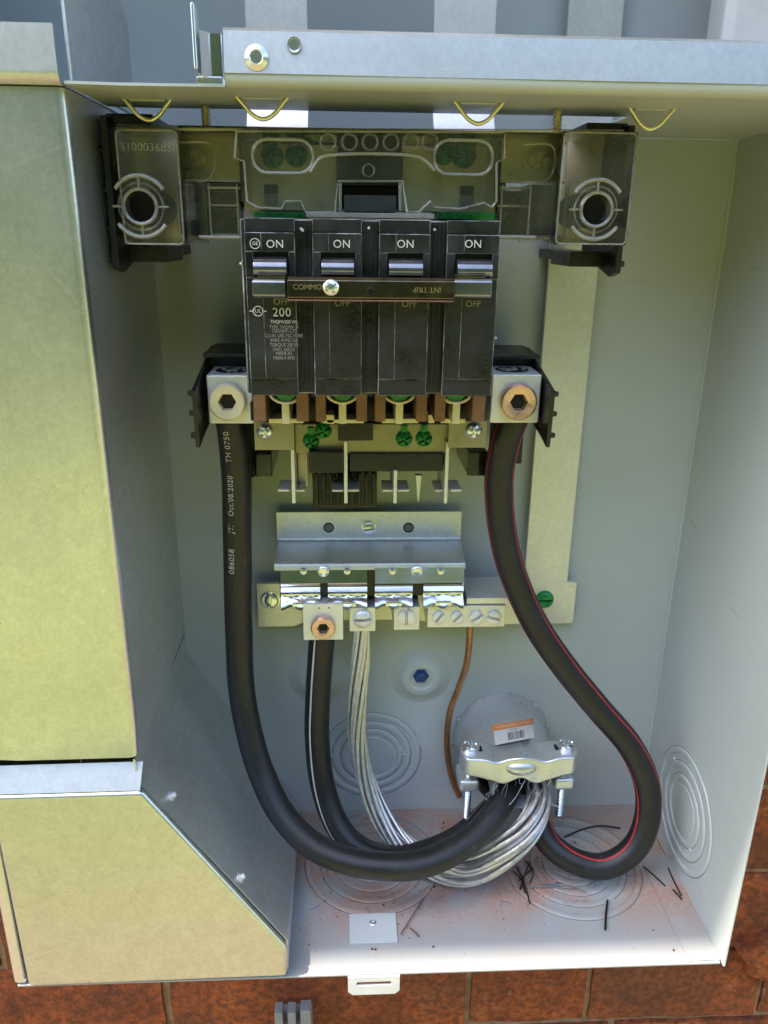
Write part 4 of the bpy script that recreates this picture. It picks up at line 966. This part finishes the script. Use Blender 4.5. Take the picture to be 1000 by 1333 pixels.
# ------------------------------------------------------------------ clamp connector in the back panel
CXN, CZN = 109.0, 64.0
cn = empty('clamp_connector', (CXN, -28, CZN-30), 'cast zinc cable clamp connector with two long screws on the back panel', 'connector')
sh = Shape(); sh.lathe((CXN, 0, CZN), (0, -1, 0), [(34.0, 0.1), (33.8, 1.6), (32.8, 3.0), (31.8, 5.0), (31.0, 9), (30.6, 20), (29.6, 30), (28.2, 38), (27.0, 43), (26.0, 45), (25.0, 45), (24.0, 42), (23.8, 5)], 56, caps=False); obj('barrel', sh, 'cast_zinc', cn)
obj('barrel_floor', Shape().lathe((CXN, -4.5, CZN), (0, -1, 0), [(23.8, 0), (23.8, .4), (0, .5)], 40), 'socket_dark', cn)
for k in range(10):
    a = 2*math.pi*k/10+.2; p = Vector((CXN+33.4*math.cos(a), 0, CZN+33.4*math.sin(a)))
    obj('locknut_tooth', Shape().lathe(p, (0, -1, 0), [(2.0, .1), (1.8, 2.0), (0, 2.2)], 8), 'cast_zinc', cn)
# strap with ears and a pressed centre
rings = []
for x in np.linspace(-37.5, 37.5, 61):
    u = abs(x)/37.5
    top = 90.0+1.6*math.exp(-(x/8)**2)*1.6-2.0*math.exp(-((abs(x)-15)/5)**2)+.8*u
    bot = 75.0-3.6*math.exp(-((abs(x)-11)/6)**2)+2.2*math.exp(-(x/6)**2)+3.6*max(0, u-.55)/.45
    y0 = -63.0-2.4*math.exp(-(x/9)**2)-1.0*math.exp(-((abs(x)-19)/6)**2); y1 = -43.5
    if u > .86:
        w = math.sqrt(max(0.02, 1-((u-.86)/.14)**2)); mid = (y0+y1)/2; y0 = mid+(y0-mid)*w; y1 = mid+(y1-mid)*w
    r = 1.6
    rings.append([(CXN+x, y0+r, top), (CXN+x, y0+r*.3, top-r*.3), (CXN+x, y0, top-r), (CXN+x, y0, bot+r), (CXN+x, y0+r*.3, bot+r*.3), (CXN+x, y0+r, bot), (CXN+x, y1-r, bot), (CXN+x, y1, bot+r), (CXN+x, y1, top-r), (CXN+x, y1-r, top)])
sh = Shape(); sh.loft(rings, True, True, True); sh.fix(); st = obj('strap', sh, 'cast_zinc', cn, angle=45)
# pressed eye on the strap front
sh = Shape(); R = []
for k, (q, d) in enumerate(((1.0, 0), (.8, 1.5), (.5, 2.4), (.2, 2.8), (.02, 2.85))):
    R.append([Vector((CXN+9.5*q*math.cos(2*math.pi*i/28), -64.5-d, 84.0+5.0*q*math.sin(2*math.pi*i/28))) for i in range(28)])
sh.loft(R, True, True, True); sh.fix(); obj('pressed_eye', sh, 'cast_zinc', st, angle=60)
for s in (-1, 1):
    sx = CXN+s*31.0; yy = -52
    obj('ear_slot', Shape().box(sx-s*3-4.6, sx-s*3+4.6, yy-2.8, yy+2.8, 90.25, 90.75, .2), 'socket_dark', st)
    sh = Shape(); sh.lathe((sx, yy, 90.6), (0, 0, 1), [(6.0, 0), (6.0, 1.2), (5.0, 1.5)], 28); sh.head((sx, yy, 91.8), (0, 0, 1), 5.2, 3.4, 'combo', .15, .45, 9, 36, .45, .5, 0); obj('screw_head', sh, 'zinc_bright', cn)
    sh = Shape(); sh.cyl((sx, yy, 36), (sx, yy, 88), 2.2, seg=14, ch=.6)
    for k in range(34): sh.lathe((sx, yy, 37.5+k*1.25), (0, 0, 1), [(2.15, 0), (2.55, .5), (2.15, 1.0)], 14)
    obj('threaded_rod', sh, 'zinc_bright', cn)
    sh = Shape(); sh.box(sx-6.5, sx+6.5, -58, -38, 61, 70, 2.4, 3); obj('ear', sh, 'cast_zinc', cn)
    obj('ear_bridge', Shape().box(min(sx, CXN+s*26), max(sx, CXN+s*26), -46, -30, 60, 68, 1.5, 2), 'cast_zinc', cn)
# sticker wrapped on the barrel
def on_barrel(px, py, r):
    d = _D(px, py); o = CAM; a = d[0]**2+d[2]**2; ox, oz = o[0]-CXN, o[2]-CZN
    b = 2*(ox*d[0]+oz*d[2]); c = ox*ox+oz*oz-r*r; t = (-b-math.sqrt(max(0, b*b-4*a*c)))/(2*a); return Vector(o+d*t)
def patch(q, r, nx=8, ny=4):
    rows = []
    for j in range(ny+1):
        v = j/ny; rows.append([on_barrel((q[0][0]*(1-u)+q[1][0]*u)*(1-v)+(q[3][0]*(1-u)+q[2][0]*u)*v, (q[0][1]*(1-u)+q[1][1]*u)*(1-v)+(q[3][1]*(1-u)+q[2][1]*u)*v, r) for u in [i/nx for i in range(nx+1)]])
    return rows
SQ = ((641, 944), (694, 935), (696, 960), (645, 970))
def sub(u0, v0, u1, v1):
    def f(u, v): return ((SQ[0][0]*(1-u)+SQ[1][0]*u)*(1-v)+(SQ[3][0]*(1-u)+SQ[2][0]*u)*v, (SQ[0][1]*(1-u)+SQ[1][1]*u)*(1-v)+(SQ[3][1]*(1-u)+SQ[2][1]*u)*v)
    return (f(u0, v0), f(u1, v0), f(u1, v1), f(u0, v1))
stk = obj('sticker', Shape().sheet(patch(SQ, 30.9)), 'sticker_paper', cn)
obj('orange_band', Shape().sheet(patch(sub(0, 0, 1, .3), 30.97)), 'sticker_orange', stk)
sh = Shape(); random.seed(5); u = .34
while u < .76:
    w = random.choice((.008, .012, .02)); sh.sheet(patch(sub(u, .50, u+w, .88), 30.97, 1, 2)); u += w+random.choice((.008, .012, .018))
obj('barcode', sh, 'ink', stk)
def onst(u, v):
    q = sub(.5+u/100, .15-v/26, .5+u/100, .15-v/26)[0]; return on_barrel(q[0], q[1], 31.03)
text('NON INSULATED', 12, (0, 0, 0), 'sticker_paper', stk, bend=lambda u, v: onst(u*.92, v*.42))
text('CONN', 7, (0, 0, 0), 'ink', stk, bend=lambda u, v: onst(u*.9, v*.5-6.2))
# grey outer jacket with frayed fibres
jk = empty('cable_jacket', (CXN, -30, 50), 'grey cable jacket with frayed fibres inside the clamp connector', 'jacket')
sh = Shape(); R = []
for y, g_ in ((-6, 1), (-30, 1), (-50, 1), (-61, 1.0), (-62, .96), (-61, .9), (-40, .88)):
    R.append([Vector((CXN+1+18.5*g_*math.cos(2*math.pi*i/36), y+(2.5*math.sin(2*math.pi*i*3/36+1) if y < -55 else 0), 64.2+14.2*g_*math.sin(2*math.pi*i/36))) for i in range(36)])
sh.loft(R, True); sh.fix(); obj('sleeve', sh, 'grey_jacket', jk)
random.seed(11)
for k in range(22):
    a = random.uniform(.05, math.pi-.05) if k % 4 else random.uniform(-.6, 3.6)
    p0 = Vector((CXN+1+17.2*math.cos(a), -60, 64.2+13.2*math.sin(a))); side = math.cos(a)
    if k % 3 == 0: d = Vector((-9-random.uniform(0, 10), -random.uniform(4, 12), -random.uniform(8, 26)))
    else: d = Vector((side*random.uniform(3, 11), -random.uniform(1, 9), -random.uniform(2, 9)))
    obj('fibre', Shape().tube(spline([p0, p0+d*.3+Vector((random.uniform(-2, 2), -2.5, 1.5)), p0+d*.65+Vector((random.uniform(-2, 2), -1.5, -.5)), p0+d], 1.5), random.uniform(.10, .17), 5), 'grey_plastic' if k % 4 else 'aluminium_strand', jk)

# ------------------------------------------------------------------ offcuts lying on the floor
def scrap(pp, r, label, mat='black_plastic', grp='wire offcuts on the enclosure floor'):
    ps = [PZ(*q, r+1.55) for q in pp]; ps = spline(ps, 2) if len(ps) > 2 else [ps[0], ps[0].lerp(ps[1], .5)+Vector((.2, 0, .1)), ps[1]]
    obj('wire_offcut', Shape().tube(ps, r, 7), mat, label=label, cat='offcut', group=grp)
scrap(((791, 1172), (789, 1190), (788, 1210)), .75, 'short straight black offcut lying alone near the sunlit floor edge')
scrap(((734, 1090), (760, 1079), (782, 1075), (808, 1078)), .6, 'curved dark offcut lying inside the loop of the red striped cable')
for q, lbl in zip((((677, 1158), (683, 1140), (689, 1124)), ((672, 1128), (682, 1148), (690, 1176)), ((684, 1120), (694, 1136), (690, 1150)), ((668, 1134), (678, 1144), (684, 1162)), ((694, 1130), (676, 1146))), ('straight dark offcut leaning up through the heap beside the bare strands', 'longest dark offcut of the heap beside the bare strands', 'bent dark offcut at the edge of the heap beside the bare strands', 'curved dark offcut under the heap beside the bare strands', 'shortest dark offcut across the heap beside the bare strands')):
    scrap(q, .45, lbl)
lbl = 'thin grey offcut lying across the ridged floor knockout'
for q, lbl in ((((690, 1155), (716, 1154), (744, 1156)), 'longest grey offcut lying flat across the ridged floor knockout'), (((738, 1152), (752, 1156), (764, 1163)), 'bent grey offcut beside the end of the longest grey one'), (((706, 1150), (730, 1152)), 'short grey offcut close alongside the longest grey one')):
    scrap(q, .5, lbl, 'grey_jacket')
lbl = 'thin dark offcut lying by the floor seam near the right wall'
for q, lbl in ((((838, 1128), (852, 1140), (866, 1153)), 'dark offcut pointing from the red striped loop to the floor seam'), (((870, 1130), (878, 1148), (887, 1166)), 'dark offcut lying along the foot of the right wall'), (((876, 1158), (888, 1171)), 'shortest dark offcut touching the one along the right wall')):
    scrap(q, .5, lbl)
scrap(((553, 1168), (540, 1188), (522, 1216)), .4, 'long fine brown hair of wire beside the small floor plate', 'copper_dull')
scrap(((534, 1208), (540, 1213), (545, 1219)), .5, 'tiny brown wire crumb right of the small floor plate', 'copper_dull')

random.seed(21); sh = Shape()
for k in range(70):                                                # hair-fine fibres and shavings
    if k < 40: c = PZ(random.gauss(715, 30), random.gauss(1128, 22), .3)
    else: c = PZ(random.uniform(400, 860), random.uniform(1075, 1200), .3)
    if not (-30 < c.x < 205 and -125 < c.y < -4): continue
    a = random.uniform(0, 6.28); l = random.uniform(2, 9); d = Vector((math.cos(a), math.sin(a), 0))*l; n_ = Vector((-d.y, d.x, 0))*random.uniform(-.5, .5)
    sh.tube([c+Vector((0, 0, .2)), c+d*.33+n_*.5+Vector((0, 0, random.uniform(.2, 1.4))), c+d*.7+n_+Vector((0, 0, random.uniform(.2, 1.6))), c+d+Vector((0, 0, .2))], random.uniform(.10, .24), 5)
obj('fine_shavings', sh, 'grey_jacket', label='fine hair-like shavings scattered over the enclosure floor', cat='shavings', kind='stuff')
sh = Shape()
for k in range(260):                                               # brick grit
    c = PZ(random.choice((random.gauss(470, 70), random.uniform(385, 880))), random.choice((random.gauss(1090, 40), random.uniform(1062, 1240))), 0)
    if not (-30 < c.x < 212 and -130 < c.y < -3): continue
    r = random.choice((.25, .3, .4, .55, .8)); sh.lathe(c+Vector((0, 0, .0)), (random.uniform(-.3, .3), random.uniform(-.3, .3), 1), [(r*.8, 0), (r, r*.5), (r*.5, r*1.1)], 5)
obj('brick_grit', sh, 'brick', label='reddish brick grit lying on the enclosure floor', cat='grit', kind='stuff')

# ------------------------------------------------------------------ upper compartment fitting and clip on the wall
sh = Shape(); sh.prism([(174, -62), (178, -66), (200, -70), (216, -66), (218, -50), (218, -30), (176, -40)], 'z', 453, 640, 1.0, 2)
obj('side_fitting', sh, 'white_enamel', label='white painted fitting rising beside the right wall above the flange', cat='fitting', angle=50)
gc = empty('wall_clip', (-39, -6, -240), 'grey plastic clip with three fingers on the bricks below the cover', 'clip')
a = P(357, 1319, -14)
obj('clip_body', Shape().box(a.x, a.x+29, -14, 8, a.z-50, a.z-16, 1, 2), 'grey_plastic', gc)
for k, (w0, w1) in enumerate(((0, 6.6), (10.4, 17), (20.6, 29))):
    obj('finger', Shape().box(a.x+w0, a.x+w1, -14, -4, a.z-16.1, a.z+(0, -.5, 1.4)[k], .8, 2), 'grey_plastic', gc)
